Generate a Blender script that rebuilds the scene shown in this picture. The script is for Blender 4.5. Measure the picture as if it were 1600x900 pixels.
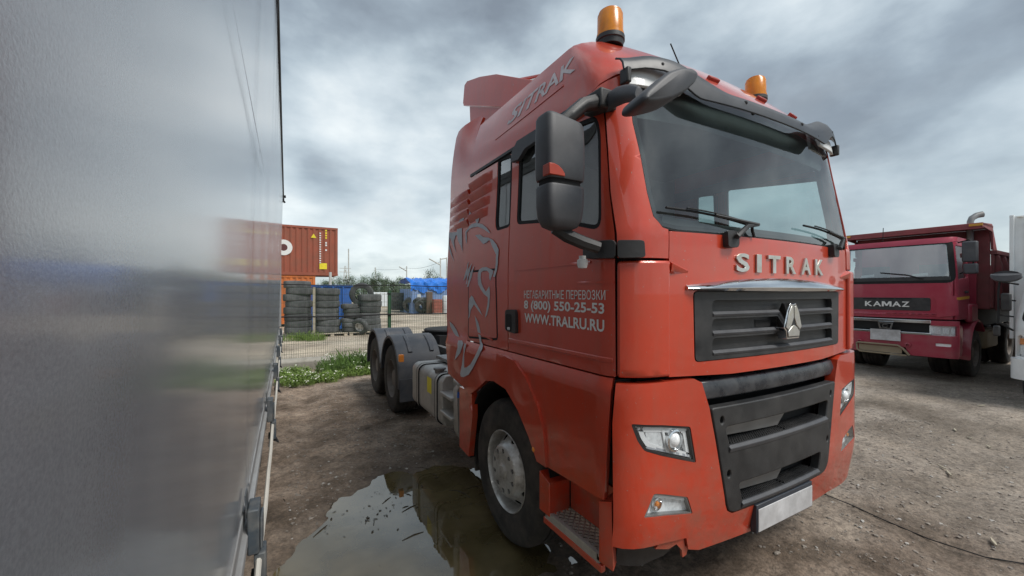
import bpy, bmesh, math, random
import numpy as np
from mathutils import Vector, Matrix
from mathutils.geometry import delaunay_2d_cdt
for o in list(bpy.data.objects): bpy.data.objects.remove(o)
scene = bpy.context.scene
COL = scene.collection
PI = math.pi
random.seed(7)
# ------------------------------------------------------------ camera
YAW = math.radians(29.2627)
cam = bpy.data.cameras.new('camera'); cam_o = bpy.data.objects.new('camera', cam); COL.objects.link(cam_o)
cam.sensor_width = 36.0; cam.lens = 36.0*630/1600; cam.shift_y = 8/1600
cam.clip_start = 0.01; cam.clip_end = 3000
cam_o.location = (0, 0, 1.85); cam_o.rotation_euler = (PI/2, 0, -YAW)
scene.camera = cam_o
# ------------------------------------------------------------ sky and sun
SUN_EL, SUN_AZ = math.radians(52), math.radians(152)       # azimuth from +Y towards +X
world = bpy.data.worlds.new('World'); scene.world = world; world.use_nodes = True
SKY_OFF, SKY_K = (5.5, 40.7, 0.0), 6.0
def build_world():
    nt = world.node_tree; N = nt.nodes; L = nt.links; N.clear()
    out = N.new('ShaderNodeOutputWorld'); bg = N.new('ShaderNodeBackground'); bg.inputs['Strength'].default_value = 0.1
    L.new(bg.outputs[0], out.inputs[0])
    sky = N.new('ShaderNodeTexSky'); sky.sky_type = 'NISHITA'; sky.sun_disc = False
    sky.sun_elevation = SUN_EL; sky.sun_rotation = SUN_AZ
    tc = N.new('ShaderNodeTexCoord'); sep = N.new('ShaderNodeSeparateXYZ'); L.new(tc.outputs['Generated'], sep.inputs[0])
    def math_(op, a, b=None, c=None):
        n = N.new('ShaderNodeMath'); n.operation = op
        for i, v in enumerate((a, b, c)):
            if v is None: continue
            if isinstance(v, (int, float)): n.inputs[i].default_value = v
            else: L.new(v, n.inputs[i])
        return n.outputs[0]
    comb = N.new('ShaderNodeCombineXYZ'); L.new(sep.outputs[0], comb.inputs[0]); L.new(sep.outputs[1], comb.inputs[1]); L.new(math_('MULTIPLY', sep.outputs[2], 1.8), comb.inputs[2])
    def noise(scale, detail, rough, off, dist=0.0, vec=None):
        mp = N.new('ShaderNodeMapping'); mp.inputs['Location'].default_value = off; L.new(vec or comb.outputs[0], mp.inputs[0])
        n = N.new('ShaderNodeTexNoise'); n.inputs['Scale'].default_value = scale; n.inputs['Detail'].default_value = detail
        n.inputs['Roughness'].default_value = rough; n.inputs['Distortion'].default_value = dist
        L.new(mp.outputs[0], n.inputs['Vector']); return n.outputs['Fac']
    big = noise(1.2, 2, 0.5, SKY_OFF, 0.1)
    mid = noise(2.9, 9, 0.50, (SKY_OFF[0]+4, SKY_OFF[1]+2, 4.0), 0.05)
    cmb = math_('ADD', math_('MULTIPLY', big, 0.45), math_('MULTIPLY', mid, 0.55))
    ramp = N.new('ShaderNodeValToRGB'); e = ramp.color_ramp; L.new(cmb, ramp.inputs[0])
    e.elements[0].position = 0.41; e.elements[0].color = (0.19, 0.225, 0.265, 1)
    e.elements[1].position = 0.62; e.elements[1].color = (0.74, 0.79, 0.80, 1)
    k = e.elements.new(0.47); k.color = (0.28, 0.335, 0.385, 1)
    k = e.elements.new(0.515); k.color = (0.40, 0.47, 0.52, 1)
    k = e.elements.new(0.57); k.color = (0.56, 0.63, 0.67, 1)
    # low on the horizon: heaped cumulus seen side-on, paler and slightly green
    az = math_('ARCTAN2', sep.outputs[0], sep.outputs[1])
    c2 = N.new('ShaderNodeCombineXYZ'); L.new(math_('MULTIPLY', az, 1.0), c2.inputs[0]); L.new(math_('MULTIPLY', sep.outputs[2], 2.6), c2.inputs[1])
    cum = noise(3.2, 8, 0.55, (SKY_OFF[0]*.3+1.3, .4, 2.0), 0.15, c2.outputs[0])
    r2 = N.new('ShaderNodeValToRGB'); L.new(cum, r2.inputs[0]); g = r2.color_ramp
    g.elements[0].position = 0.36; g.elements[0].color = (0.33, 0.395, 0.425, 1); g.elements[1].position = 0.62; g.elements[1].color = (0.86, 0.92, 0.90, 1)
    k = g.elements.new(0.48); k.color = (0.50, 0.575, 0.59, 1)
    hz = math_('POWER', math_('SUBTRACT', 1.0, math_('MAXIMUM', sep.outputs[2], 0.0)), 5.5)
    mixh = N.new('ShaderNodeMix'); mixh.data_type = 'RGBA'; L.new(math_('MINIMUM', math_('MULTIPLY', hz, 1.0), 0.9), mixh.inputs['Factor'])
    L.new(ramp.outputs[0], mixh.inputs['A']); L.new(r2.outputs[0], mixh.inputs['B'])
    sc = N.new('ShaderNodeMix'); sc.data_type = 'RGBA'; sc.blend_type = 'MULTIPLY'; sc.inputs['Factor'].default_value = 1
    L.new(mixh.outputs['Result'], sc.inputs['A']); sc.inputs['B'].default_value = (SKY_K, SKY_K, SKY_K, 1)
    mx = N.new('ShaderNodeMix'); mx.data_type = 'RGBA'; mx.inputs['Factor'].default_value = 0.93
    L.new(sky.outputs[0], mx.inputs['A']); L.new(sc.outputs['Result'], mx.inputs['B'])
    L.new(mx.outputs['Result'], bg.inputs['Color'])
build_world()
sl = bpy.data.lights.new('sun', 'SUN'); sl.energy = 1.5; sl.angle = math.radians(20); sl.color = (1.0, 0.96, 0.9)
so = bpy.data.objects.new('sun', sl); COL.objects.link(so)
sdir = Vector((math.sin(SUN_AZ)*math.cos(SUN_EL), math.cos(SUN_AZ)*math.cos(SUN_EL), math.sin(SUN_EL)))
so.rotation_euler = sdir.to_track_quat('Z', 'Y').to_euler(); so.location = (0, 0, 30)
vs = scene.view_settings; vs.view_transform = 'Standard'; vs.look = 'None'; vs.gamma = 1.0; vs.exposure = 1.05
scene.render.engine = 'CYCLES'
# ------------------------------------------------------------ materials
MATS = {}; KEEP = ('glasspale', 'glass', 'glassdark', 'lens', 'windvisor')
def mat(name, col, rough=0.5, metal=0.0, var=0.12, vscale=6.0, bump=0.0, bscale=40.0, coat=0.0, dirt=None, dirt_amt=0.0, dscale=3.0,
        spec=0.5, trans=0.0, ior=1.5, alpha=1.0, flake=0.0, dirtz=None, emit=0.0, streak=0.0, rand=0.0, chips=0.0):
    m = bpy.data.materials.new(name); m.use_nodes = True; nt = m.node_tree; N = nt.nodes; L = nt.links
    b = N['Principled BSDF']; tc = N.new('ShaderNodeTexCoord'); vec = tc.outputs['Object']
    b.inputs['Roughness'].default_value = rough; b.inputs['Metallic'].default_value = metal
    b.inputs['Specular IOR Level'].default_value = spec; b.inputs['IOR'].default_value = ior
    b.inputs['Coat Weight'].default_value = coat; b.inputs['Coat Roughness'].default_value = 0.035
    b.inputs['Transmission Weight'].default_value = trans; b.inputs['Alpha'].default_value = alpha
    if emit: b.inputs['Emission Color'].default_value = (*col, 1); b.inputs['Emission Strength'].default_value = emit
    def noise(scale, detail=5, rgh=0.6, v=None):
        n = N.new('ShaderNodeTexNoise'); n.inputs['Scale'].default_value = scale; n.inputs['Detail'].default_value = detail
        n.inputs['Roughness'].default_value = rgh; L.new(v or vec, n.inputs['Vector']); return n.outputs['Fac']
    def ramp(f, p0, p1, c0=(0, 0, 0, 1), c1=(1, 1, 1, 1)):
        r = N.new('ShaderNodeValToRGB'); r.color_ramp.elements[0].position = p0; r.color_ramp.elements[1].position = p1
        r.color_ramp.elements[0].color = c0; r.color_ramp.elements[1].color = c1; L.new(f, r.inputs[0]); return r.outputs[0]
    lo = tuple(c*(1-var) for c in col); hi = tuple(min(1, c*(1+var)) for c in col)
    c = ramp(noise(vscale), 0.3, 0.7, (*lo, 1), (*hi, 1))
    if streak:
        mp = N.new('ShaderNodeMapping'); mp.inputs['Scale'].default_value = (9, 9, 0.7); L.new(vec, mp.inputs[0])
        s_ = ramp(noise(1.6, 4, 0.6, mp.outputs[0]), 0.45, 0.75)
        mx = N.new('ShaderNodeMix'); mx.data_type = 'RGBA'
        q = N.new('ShaderNodeMath'); q.operation = 'MULTIPLY'; L.new(s_, q.inputs[0]); q.inputs[1].default_value = streak
        L.new(q.outputs[0], mx.inputs['Factor']); L.new(c, mx.inputs['A']); mx.inputs['B'].default_value = (*(dirt or tuple(k*.5 for k in col)), 1); c = mx.outputs['Result']
    if dirt:
        f = ramp(noise(dscale, 7, 0.65), 0.42, 0.72)
        if dirtz:        # mud thrown up from the ground: heavier low on the body
            sp = N.new('ShaderNodeSeparateXYZ'); L.new(vec, sp.inputs[0])
            mr = N.new('ShaderNodeMapRange'); L.new(sp.outputs[2], mr.inputs[0])
            mr.inputs[1].default_value = dirtz[0]; mr.inputs[2].default_value = dirtz[1]; mr.inputs[3].default_value = 1.0; mr.inputs[4].default_value = 0.12
            q = N.new('ShaderNodeMath'); q.operation = 'MULTIPLY'; L.new(f, q.inputs[0]); L.new(mr.outputs[0], q.inputs[1]); f = q.outputs[0]
        q = N.new('ShaderNodeMath'); q.operation = 'MULTIPLY'; L.new(f, q.inputs[0]); q.inputs[1].default_value = dirt_amt
        mx = N.new('ShaderNodeMix'); mx.data_type = 'RGBA'; L.new(q.outputs[0], mx.inputs['Factor']); L.new(c, mx.inputs['A']); mx.inputs['B'].default_value = (*dirt, 1)
        c = mx.outputs['Result']
        mr2 = N.new('ShaderNodeMapRange'); L.new(q.outputs[0], mr2.inputs[0]); mr2.inputs[3].default_value = rough; mr2.inputs[4].default_value = min(1, rough+0.45)
        L.new(mr2.outputs[0], b.inputs['Roughness'])
    if rand:
        oi = N.new('ShaderNodeObjectInfo'); mr3 = N.new('ShaderNodeMapRange'); L.new(oi.outputs['Random'], mr3.inputs[0]); mr3.inputs[3].default_value = 1-rand; mr3.inputs[4].default_value = 1+rand
        vm = N.new('ShaderNodeVectorMath'); vm.operation = 'SCALE'; L.new(c, vm.inputs[0]); L.new(mr3.outputs[0], vm.inputs['Scale']); c = vm.outputs[0]
    if chips:
        f = ramp(noise(chips, 2, 0.5), 0.735, 0.745); mx = N.new('ShaderNodeMix'); mx.data_type = 'RGBA'; L.new(f, mx.inputs['Factor']); L.new(c, mx.inputs['A']); mx.inputs['B'].default_value = (0.34, 0.22, 0.19, 1); c = mx.outputs['Result']
    L.new(c, b.inputs['Base Color'])
    if bump:
        bp = N.new('ShaderNodeBump'); bp.inputs['Strength'].default_value = bump; bp.inputs['Distance'].default_value = 0.01
        L.new(noise(bscale, 6), bp.inputs['Height']); L.new(bp.outputs[0], b.inputs['Normal'])
    MATS[name] = m; return m
def glass(name, tint=(0.7, 0.8, 0.8), ior=1.6, rough=0.015, extra=0.0):
    m = bpy.data.materials.new(name); m.use_nodes = True; nt = m.node_tree; N = nt.nodes; L = nt.links; N.clear()
    out = N.new('ShaderNodeOutputMaterial'); t = N.new('ShaderNodeBsdfTransparent'); t.inputs[0].default_value = (*tint, 1)
    g = N.new('ShaderNodeBsdfGlossy'); g.inputs['Roughness'].default_value = rough; fr = N.new('ShaderNodeFresnel'); geo = N.new('ShaderNodeNewGeometry'); mi = N.new('ShaderNodeMapRange'); mi.inputs[3].default_value = ior; mi.inputs[4].default_value = 1/ior; L.new(geo.outputs['Backfacing'], mi.inputs[0]); L.new(mi.outputs[0], fr.inputs[0])     # a thin sheet: alike from both sides
    tc = N.new('ShaderNodeTexCoord'); n = N.new('ShaderNodeTexNoise'); n.inputs['Scale'].default_value = 2.5; n.inputs['Detail'].default_value = 6; L.new(tc.outputs['Object'], n.inputs['Vector'])
    d = N.new('ShaderNodeBsdfDiffuse'); d.inputs[0].default_value = (0.32, 0.33, 0.32, 1)
    q = N.new('ShaderNodeMath'); q.operation = 'MULTIPLY'; L.new(n.outputs['Fac'], q.inputs[0]); q.inputs[1].default_value = 0.10
    ad = N.new('ShaderNodeMath'); ad.operation = 'ADD'; ad.use_clamp = True; L.new(fr.outputs[0], ad.inputs[0]); ad.inputs[1].default_value = extra
    m1 = N.new('ShaderNodeMixShader'); L.new(q.outputs[0], m1.inputs[0]); L.new(t.outputs[0], m1.inputs[1]); L.new(d.outputs[0], m1.inputs[2])
    m2 = N.new('ShaderNodeMixShader'); L.new(ad.outputs[0], m2.inputs[0]); L.new(m1.outputs[0], m2.inputs[1]); L.new(g.outputs[0], m2.inputs[2])
    L.new(m2.outputs[0], out.inputs[0]); MATS[name] = m; return m
MUD = (0.13, 0.10, 0.075)
mat('red', (0.56, 0.051, 0.019), 0.33, 0.15, 0.08, 2.2, coat=0.9, dirt=(0.22, 0.125, 0.085), dirt_amt=0.95, dirtz=(.2, 1.25), dscale=7, streak=0.16, chips=70)
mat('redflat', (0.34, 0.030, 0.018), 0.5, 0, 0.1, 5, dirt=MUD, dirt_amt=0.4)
mat('silver_print', (0.47, 0.49, 0.53), 0.5, 0.0, 0.12, 12)
mat('white_print', (0.72, 0.72, 0.70), 0.5, 0, 0.08, 20)
mat('visor', (0.028, 0.032, 0.040), 0.42, 0, 0.15, 6, dirt=(0.10, 0.10, 0.10), dirt_amt=0.25)
mat('worn_print', (0.60, 0.52, 0.52), 0.5, 0.2, 0.2, 20)
mat('blackplast', (0.022, 0.023, 0.025), 0.48, 0, 0.25, 8, bump=0.12, bscale=300, dirt=(0.12, 0.11, 0.10), dirt_amt=0.22, dscale=4)
mat('greyplast', (0.055, 0.058, 0.066), 0.5, 0, 0.15, 8, bump=0.08, bscale=400, dirt=(0.16, 0.15, 0.14), dirt_amt=0.2, dscale=4)
mat('fenderplast', (0.055, 0.062, 0.075), 0.55, 0, 0.15, 6, dirt=(0.18, 0.16, 0.14), dirt_amt=0.4, dscale=3)
mat('deepblack', (0.008, 0.008, 0.009), 0.8, 0, 0.2)
mat('darkgloss', (0.016, 0.02, 0.028), 0.25, 0, 0.3, 6, dirt=(0.17, 0.17, 0.17), dirt_amt=0.45, dscale=7)
mat('chrome', (0.72, 0.73, 0.74), 0.12, 1.0, 0.05, 10)
mat('badge', (0.62, 0.62, 0.60), 0.3, 0.8, 0.12, 14, dirt=(0.5, 0.42, 0.25), dirt_amt=0.5, dscale=16)
mat('reflector', (0.93, 0.94, 0.95), 0.3, 0.0, 0.04, 30)
mat('lampgrey', (0.30, 0.31, 0.32), 0.3, 0.5, 0.3, 40)
mat('steel', (0.30, 0.30, 0.30), 0.45, 0.7, 0.2, 12, dirt=MUD, dirt_amt=0.5, dscale=6)
mat('rimsilver', (0.56, 0.56, 0.55), 0.38, 0.55, 0.1, 14, dirt=(0.17, 0.145, 0.12), dirt_amt=0.8, dscale=9)
mat('rimdust', (0.20, 0.18, 0.165), 0.7, 0.2, 0.15, 8, dirt=(0.13, 0.10, 0.08), dirt_amt=0.7, dscale=6)
mat('tank', (0.50, 0.49, 0.47), 0.45, 0.55, 0.08, 10, dirt=(0.28, 0.25, 0.21), dirt_amt=0.55, dscale=3, streak=0.25)
mat('rubber', (0.022, 0.021, 0.020), 0.8, 0, 0.2, 10, bump=0.25, bscale=90, dirt=(0.12, 0.10, 0.085), dirt_amt=0.55, dscale=5)
mat('oldrubber', (0.065, 0.068, 0.070), 0.85, 0, 0.3, 3, bump=0.2, bscale=60, dirt=(0.17, 0.17, 0.165), dirt_amt=0.55, dscale=3, rand=0.35)
mat('amber', (0.85, 0.30, 0.02), 0.25, 0, 0.12, 20, trans=0.35, ior=1.45)
mat('amberlamp', (0.80, 0.26, 0.04), 0.3, 0, 0.1, 20)
mat('redlens', (0.38, 0.05, 0.025), 0.3, 0, 0.1, 20)
mat('blueplastic', (0.03, 0.12, 0.45), 0.4)
mat('yellow', (0.75, 0.62, 0.03), 0.5)
mat('white', (0.74, 0.76, 0.76), 0.4, 0, 0.04, 4, coat=0.3, dirt=(0.4, 0.38, 0.34), dirt_amt=0.25)
mat('plate', (0.50, 0.50, 0.51), 0.55, 0, 0.22, 7, dirt=(0.25, 0.23, 0.22), dirt_amt=0.5, dscale=6)
mat('plateblue', (0.035, 0.042, 0.055), 0.4)
mat('interior', (0.075, 0.078, 0.082), 0.8, 0, 0.2, 5)
mat('interior2', (0.25, 0.26, 0.27), 0.85, 0, 0.15, 5)
mat('lensbulb', (0.80, 0.82, 0.84), 0.1, 0.05, 0.2, 50)
glass('glass', (0.72, 0.84, 0.83), 1.55, extra=0.085)
glass('glassdark', (0.48, 0.60, 0.60), 1.6, extra=0.24)
glass('lens', (0.92, 0.94, 0.95), 1.5, 0.02)
glass('windvisor', (0.03, 0.035, 0.04), 1.5, 0.12)
# ------------------------------------------------------------ mesh helpers
class MB:
    def __init__(s): s.v = []; s.f = []
    def add(s, v, f, M=None):
        n = len(s.v); s.v += [tuple(M @ Vector(p)) if M is not None else tuple(p) for p in v]; s.f += [tuple(i+n for i in q) for q in f]; return s
    def box(s, x0, x1, y0, y1, z0, z1, M=None):
        v = [(x, y, z) for x in (x0, x1) for y in (y0, y1) for z in (z0, z1)]
        return s.add(v, [(0,1,3,2),(4,6,7,5),(0,4,5,1),(2,3,7,6),(0,2,6,4),(1,5,7,3)], M)
    def loft(s, rings, closed=True, cap=True, M=None):
        n = len(rings[0]); v = [p for r in rings for p in r]; f = []
        for i in range(len(rings)-1):
            for j in range(n if closed else n-1):
                k = (j+1) % n; f.append((i*n+j, i*n+k, (i+1)*n+k, (i+1)*n+j))
        if cap: f.append(tuple(range(n))[::-1]); f.append(tuple((len(rings)-1)*n+j for j in range(n)))
        return s.add(v, f, M)
    def tube(s, pts, r, n=8, cap=True):
        pts = [Vector(p) for p in pts]; rings = []; up = None
        for i, p in enumerate(pts):
            t = (pts[min(i+1, len(pts)-1)]-pts[max(i-1, 0)]).normalized()
            if up is None: up = Vector((0, 0, 1)) if abs(t.z) < .9 else Vector((0, 1, 0))
            a = t.cross(up).normalized(); b = a.cross(t).normalized(); up = b
            rr = r[i] if isinstance(r, (list, tuple)) else r
            rings.append([p+a*(rr*math.cos(2*PI*k/n))+b*(rr*math.sin(2*PI*k/n)) for k in range(n)])
        return s.loft(rings, True, cap)
    def lathe(s, prof, n=32, M=None, ang=None):
        # profile of (r, h): axis is local Z
        v = []; f = []; full = ang is None; m = n if full else n+1
        for (r, h) in prof:
            for k in range(m):
                t = (2*PI*k/n) if full else ang[0]+(ang[1]-ang[0])*k/n
                v.append((r*math.cos(t), r*math.sin(t), h))
        for i in range(len(prof)-1):
            for k in range(n):
                k2 = (k+1) % m; f.append((i*m+k, i*m+k2, (i+1)*m+k2, (i+1)*m+k))
        return s.add(v, f, M)
    def prism(s, poly, fn0, fn1):
        n = len(poly); v = [fn0(*p) for p in poly]+[fn1(*p) for p in poly]
        f = [tuple(range(n)), tuple(range(2*n-1, n-1, -1))]+[(i, i+n, (i+1) % n+n, (i+1) % n) for i in range(n)]
        return s.add(v, f)
    def patch(s, fn, outline, holes=(), off=0.0, thick=0.012, step=0.05, mirror=False, back=False):
        # outline in the 2D parameter plane of surface fn(a, b, off)
        if mirror: outline = [(-a, b) for a, b in outline][::-1]; holes = [[(-a, b) for a, b in h][::-1] for h in holes]
        def res(p):
            o = []
            for i in range(len(p)):
                a, b = p[i], p[(i+1) % len(p)]; k = max(1, int(math.hypot(b[0]-a[0], b[1]-a[1])/step))
                o += [(a[0]+(b[0]-a[0])*t/k, a[1]+(b[1]-a[1])*t/k) for t in range(k)]
            return o
        loops = [res(outline)]+[res(h) for h in holes]; pts = []; ed = []
        for l in loops:
            n0 = len(pts); pts += l; ed += [(n0+i, n0+(i+1) % len(l)) for i in range(len(l))]
        bp = np.array(pts)
        x0, y0 = bp.min(0); x1, y1 = bp.max(0)
        gx = np.arange(x0+step/2, x1, step); gy = np.arange(y0+step/2, y1, step)
        for i, gxx in enumerate(gx):
            for gyy in gy:
                if inside((gxx, gyy), loops[0]) and not any(inside((gxx, gyy), h) for h in loops[1:]):
                    if ((bp-[gxx, gyy])**2).sum(1).min() > (0.4*step)**2: pts.append((gxx, gyy))
        V, _, Fc, _, _, _ = delaunay_2d_cdt([Vector(p) for p in pts], ed, [], 0, 1e-7)
        tri = []
        for t in Fc:
            cx = sum(V[i][0] for i in t)/3; cy = sum(V[i][1] for i in t)/3
            if inside((cx, cy), loops[0]) and not any(inside((cx, cy), h) for h in loops[1:]): tri.append(tuple(t))
        top = [fn(p[0], p[1], off) for p in V]; f = list(tri); v = top
        if thick:
            n = len(V); v = top+[fn(p[0], p[1], off-thick) for p in V]; cnt = {}
            for t in tri:
                for i in range(3):
                    e = (t[i], t[(i+1) % 3]); cnt[e] = 1
            for (a, b) in cnt:
                if (b, a) not in cnt: f.append((b, a, a+n, b+n))
            if back: f += [(t[0]+n, t[2]+n, t[1]+n) for t in tri]
        return s.add(v, f)
def inside(p, poly):
    x, y = p; r = False; j = len(poly)-1
    for i in range(len(poly)):
        xi, yi = poly[i]; xj, yj = poly[j]
        if (yi > y) != (yj > y) and x < (xj-xi)*(y-yi)/(yj-yi)+xi: r = not r
        j = i
    return r
def tagged(o, label=None, cat=None, group=None, kind=None):
    if label: o['label'] = label
    if cat: o['category'] = cat
    if group: o['group'] = group
    if kind: o['kind'] = kind
    return o
def obj(name, mb, material, parent=None, bevel=0.0, ang=38, loc=None, rot=None, flat=False, origin=None, seg=2, keep=False):
    me = bpy.data.meshes.new(name)
    vv = mb.v if origin is None else [(p[0]-origin[0], p[1]-origin[1], p[2]-origin[2]) for p in mb.v]
    me.from_pydata(vv, [], mb.f); me.update()
    bm = bmesh.new(); bm.from_mesh(me); bmesh.ops.remove_doubles(bm, verts=bm.verts, dist=1e-5)
    if not keep and (material not in KEEP if isinstance(material, str) else True): bmesh.ops.recalc_face_normals(bm, faces=bm.faces)
    bm.to_mesh(me); bm.free()
    me.materials.append(MATS[material] if isinstance(material, str) else material)
    if not flat: me.shade_smooth(); me.set_sharp_from_angle(angle=math.radians(ang))
    o = bpy.data.objects.new(name, me); COL.objects.link(o); o.parent = parent
    if loc is not None: o.location = loc
    elif origin is not None: o.location = origin
    if rot is not None: o.rotation_euler = rot
    if bevel:
        m = o.modifiers.new('bevel', 'BEVEL'); m.width = bevel; m.segments = seg; m.limit_method = 'ANGLE'; m.angle_limit = math.radians(45); m.harden_normals = False
    return o
def thing(name, label, cat, loc=(0, 0, 0), rotz=0.0, group=None):
    o = bpy.data.objects.new(name, None); COL.objects.link(o); o.empty_display_size = .2
    o.location = loc; o.rotation_euler = (0, 0, rotz); return tagged(o, label, cat, group)
def copy_tree(o, parent=None):
    c = o.copy(); COL.objects.link(c); c.parent = parent
    for ch in list(o.children): copy_tree(ch, c)
    return c
def text_data(txt, size, extrude=0.0, space=1.0, shear=0.0, bold=0.0):
    cu = bpy.data.curves.new('t', 'FONT'); cu.body = txt; cu.size = size; cu.extrude = extrude; cu.space_character = space; cu.shear = shear; cu.offset = bold; cu.resolution_u = 3
    o = bpy.data.objects.new('t', cu); COL.objects.link(o)
    bpy.context.view_layer.update()
    me = bpy.data.meshes.new_from_object(o); v = [tuple(p.co) for p in me.vertices]; f = [tuple(p.vertices) for p in me.polygons]
    bpy.data.objects.remove(o); bpy.data.curves.remove(cu); bpy.data.meshes.remove(me)
    return v, f
def fit_text(txt, w, h, **k):
    v, f = text_data(txt, 1.0, **k); xs = [p[0] for p in v]; ys = [p[1] for p in v]
    x0, x1, y0, y1 = min(xs), max(xs), min(ys), max(ys)
    return [((p[0]-x0)/(x1-x0)*w, (p[1]-y0)/(y1-y0)*h, p[2]) for p in v], f
def clip_a(poly, lim, keep_less):
    o = []; n = len(poly)
    for i in range(n):
        p, q = poly[i], poly[(i+1) % n]; a = (p[0] <= lim) == keep_less; b = (q[0] <= lim) == keep_less
        if a: o.append(p)
        if a != b: t = (lim-p[0])/(q[0]-p[0]); o.append((lim, p[1]+t*(q[1]-p[1])))
    return o
def ease(t): t = max(0., min(1., t)); return t*t*(3-2*t)
def offp(poly, d):
    # inset (d>0) of a polygon
    n = len(poly); ar = sum(poly[i][0]*poly[(i+1) % n][1]-poly[(i+1) % n][0]*poly[i][1] for i in range(n)); sg = 1 if ar > 0 else -1; o = []
    for i in range(n):
        p, q, r = Vector(poly[i-1]), Vector(poly[i]), Vector(poly[(i+1) % n])
        a = (q-p).normalized(); b = (r-q).normalized(); n1 = Vector((-a.y, a.x))*sg; n2 = Vector((-b.y, b.x))*sg
        m = n1+n2; l = m.length
        if l < 1e-6: o.append(tuple(q)); continue
        m /= l; o.append(tuple(q+m*min(d/max(.35, m.dot(n1)), 3*d)))
    return o
def rounded(poly, r, k=4):
    o = []; n = len(poly)
    for i in range(n):
        p, q, s_ = Vector(poly[i-1]), Vector(poly[i]), Vector(poly[(i+1) % n])
        d1 = min(r, (p-q).length*.45); d2 = min(r, (s_-q).length*.45); a = q+(p-q).normalized()*d1; b = q+(s_-q).normalized()*d2
        for t in range(k+1):
            t /= k; o.append(tuple(a*(1-t)**2+q*2*t*(1-t)+b*t*t))
    return o
def RX(a): return Matrix.Rotation(a, 4, 'X')
def RY(a): return Matrix.Rotation(a, 4, 'Y')
def RZ(a): return Matrix.Rotation(a, 4, 'Z')
def TR(x, y, z): return Matrix.Translation((x, y, z))
# ============================================================ GROUND
rng = np.random.default_rng(5)
def vnoise(x, y, scale, seed):
    r = np.random.default_rng(seed); G = r.random((256, 256)); X = x*scale; Y = y*scale
    xi = np.floor(X).astype(int); yi = np.floor(Y).astype(int); fx = X-xi; fy = Y-yi; fx = fx*fx*(3-2*fx); fy = fy*fy*(3-2*fy)
    g = lambda a, b: G[a % 256, b % 256]
    return (g(xi, yi)*(1-fx)+g(xi+1, yi)*fx)*(1-fy)+(g(xi, yi+1)*(1-fx)+g(xi+1, yi+1)*fx)*fy
def fbm(x, y, scale, octv, seed, gain=0.5):
    t = 0; a = 1; n = 0
    for i in range(octv): t = t+a*(vnoise(x+i*13.7, y-i*7.1, scale*2**i, seed+i)-.5); n += a; a *= gain
    return t/n
POND = [(.10,2.55),(.12,3.0),(.20,3.36),(.44,3.64),(.56,3.93),(.78,4.02),(.92,4.22),(1.12,3.98),(1.42,4.06),(1.68,3.82),(1.90,3.5),(1.78,3.1),(1.50,2.6),(1.22,2.15),(.95,1.8),(.7,1.9),(.35,2.2)]
POND = rounded(POND, .2, 3)
def pond_sd(x, y):
    # signed distance (negative inside) to the puddle outline
    d = np.full(x.shape, 1e9); ins = np.zeros(x.shape, bool); n = len(POND)
    for i in range(n):
        ax, ay = POND[i]; bx, by = POND[(i+1) % n]; ex, ey = bx-ax, by-ay
        t = np.clip(((x-ax)*ex+(y-ay)*ey)/(ex*ex+ey*ey+1e-12), 0, 1)
        d = np.minimum(d, np.hypot(x-ax-t*ex, y-ay-t*ey))
        c_ = ((ay > y) != (by > y)) & (x < (bx-ax)*(y-ay)/(by-ay+1e-12)+ax); ins ^= c_
    return np.where(ins, -d, d)
WATER_Z = -0.022
def ground_z(x, y):
    near = np.clip(1-(np.hypot(x-3, y-4)-9)/8, 0, 1)
    z = fbm(x, y, .35, 3, 11)*.05*near+fbm(x, y, 2.2, 4, 21)*.045*near+fbm(x, y, 9, 3, 31)*.032*near
    # wheel ruts between the trailer and the truck and across the yard
    rut = 1.4*np.exp(-((x-.30-.05*np.sin(y*.7))/.14)**2)*np.clip((y-4.2)/1.5, 0, 1)*np.clip((10-y)/2, 0, 1)
    z -= .03*rut*(0.6+vnoise(x, y, 5, 77)*.8)
    r2 = np.exp(-((y-1.0-.16*(x-4))/.18)**2)*np.clip((x-3.6)/.6, 0, 1)*np.clip((9-x)/2, 0, 1)
    z -= .04*r2*vnoise(x, y, 6, 78)
    r3 = np.exp(-((y-2.3-.20*(x-4))/.16)**2)*np.clip((x-4.2)/.6, 0, 1)*np.clip((10-x)/2, 0, 1); z -= .035*r3*(.3+vnoise(x, y, 5, 79))
    s = pond_sd(x, y)+fbm(x, y, 2.0, 4, 41)*.20
    z = z*np.clip(s/.5+.25, .25, 1)+np.where(s < .45, -.055*(1-np.clip((s+.12)/.57, 0, 1))**1.6, 0)
    # keep the contact patches of the wheels on level ground
    return z-.004
def axis(lo, hi, d0, d1, step, grow):
    a = list(np.arange(d0, d1+1e-6, step)); s = step; t = d1
    while t < hi: s *= grow; t += s; a.append(t)
    s = step; t = d0
    while t > lo: s *= grow; t -= s; a.insert(0, t)
    return np.array(a)
gx = axis(-700, 900, -.3, 6.5, .024, 1.05); gy = axis(-600, 1200, -.2, 6.0, .024, 1.045)
GX, GY = np.meshgrid(gx, gy, indexing='ij'); GZ = ground_z(GX, GY)
nx, ny = len(gx), len(gy)
me = bpy.data.meshes.new('ground')
co = np.stack([GX, GY, GZ], -1).reshape(-1, 3).astype(np.float32)
ii = (np.arange(nx-1)[:, None]*ny+np.arange(ny-1)[None, :]).reshape(-1)
fa = np.stack([ii, ii+ny, ii+ny+1, ii+1], -1).astype(np.int32)
me.vertices.add(len(co)); me.vertices.foreach_set('co', co.ravel())
me.loops.add(fa.size); me.loops.foreach_set('vertex_index', fa.ravel())
me.polygons.add(len(fa)); me.polygons.foreach_set('loop_start', np.arange(0, fa.size, 4, dtype=np.int32)); me.polygons.foreach_set('loop_total', np.full(len(fa), 4, np.int32))
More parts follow.
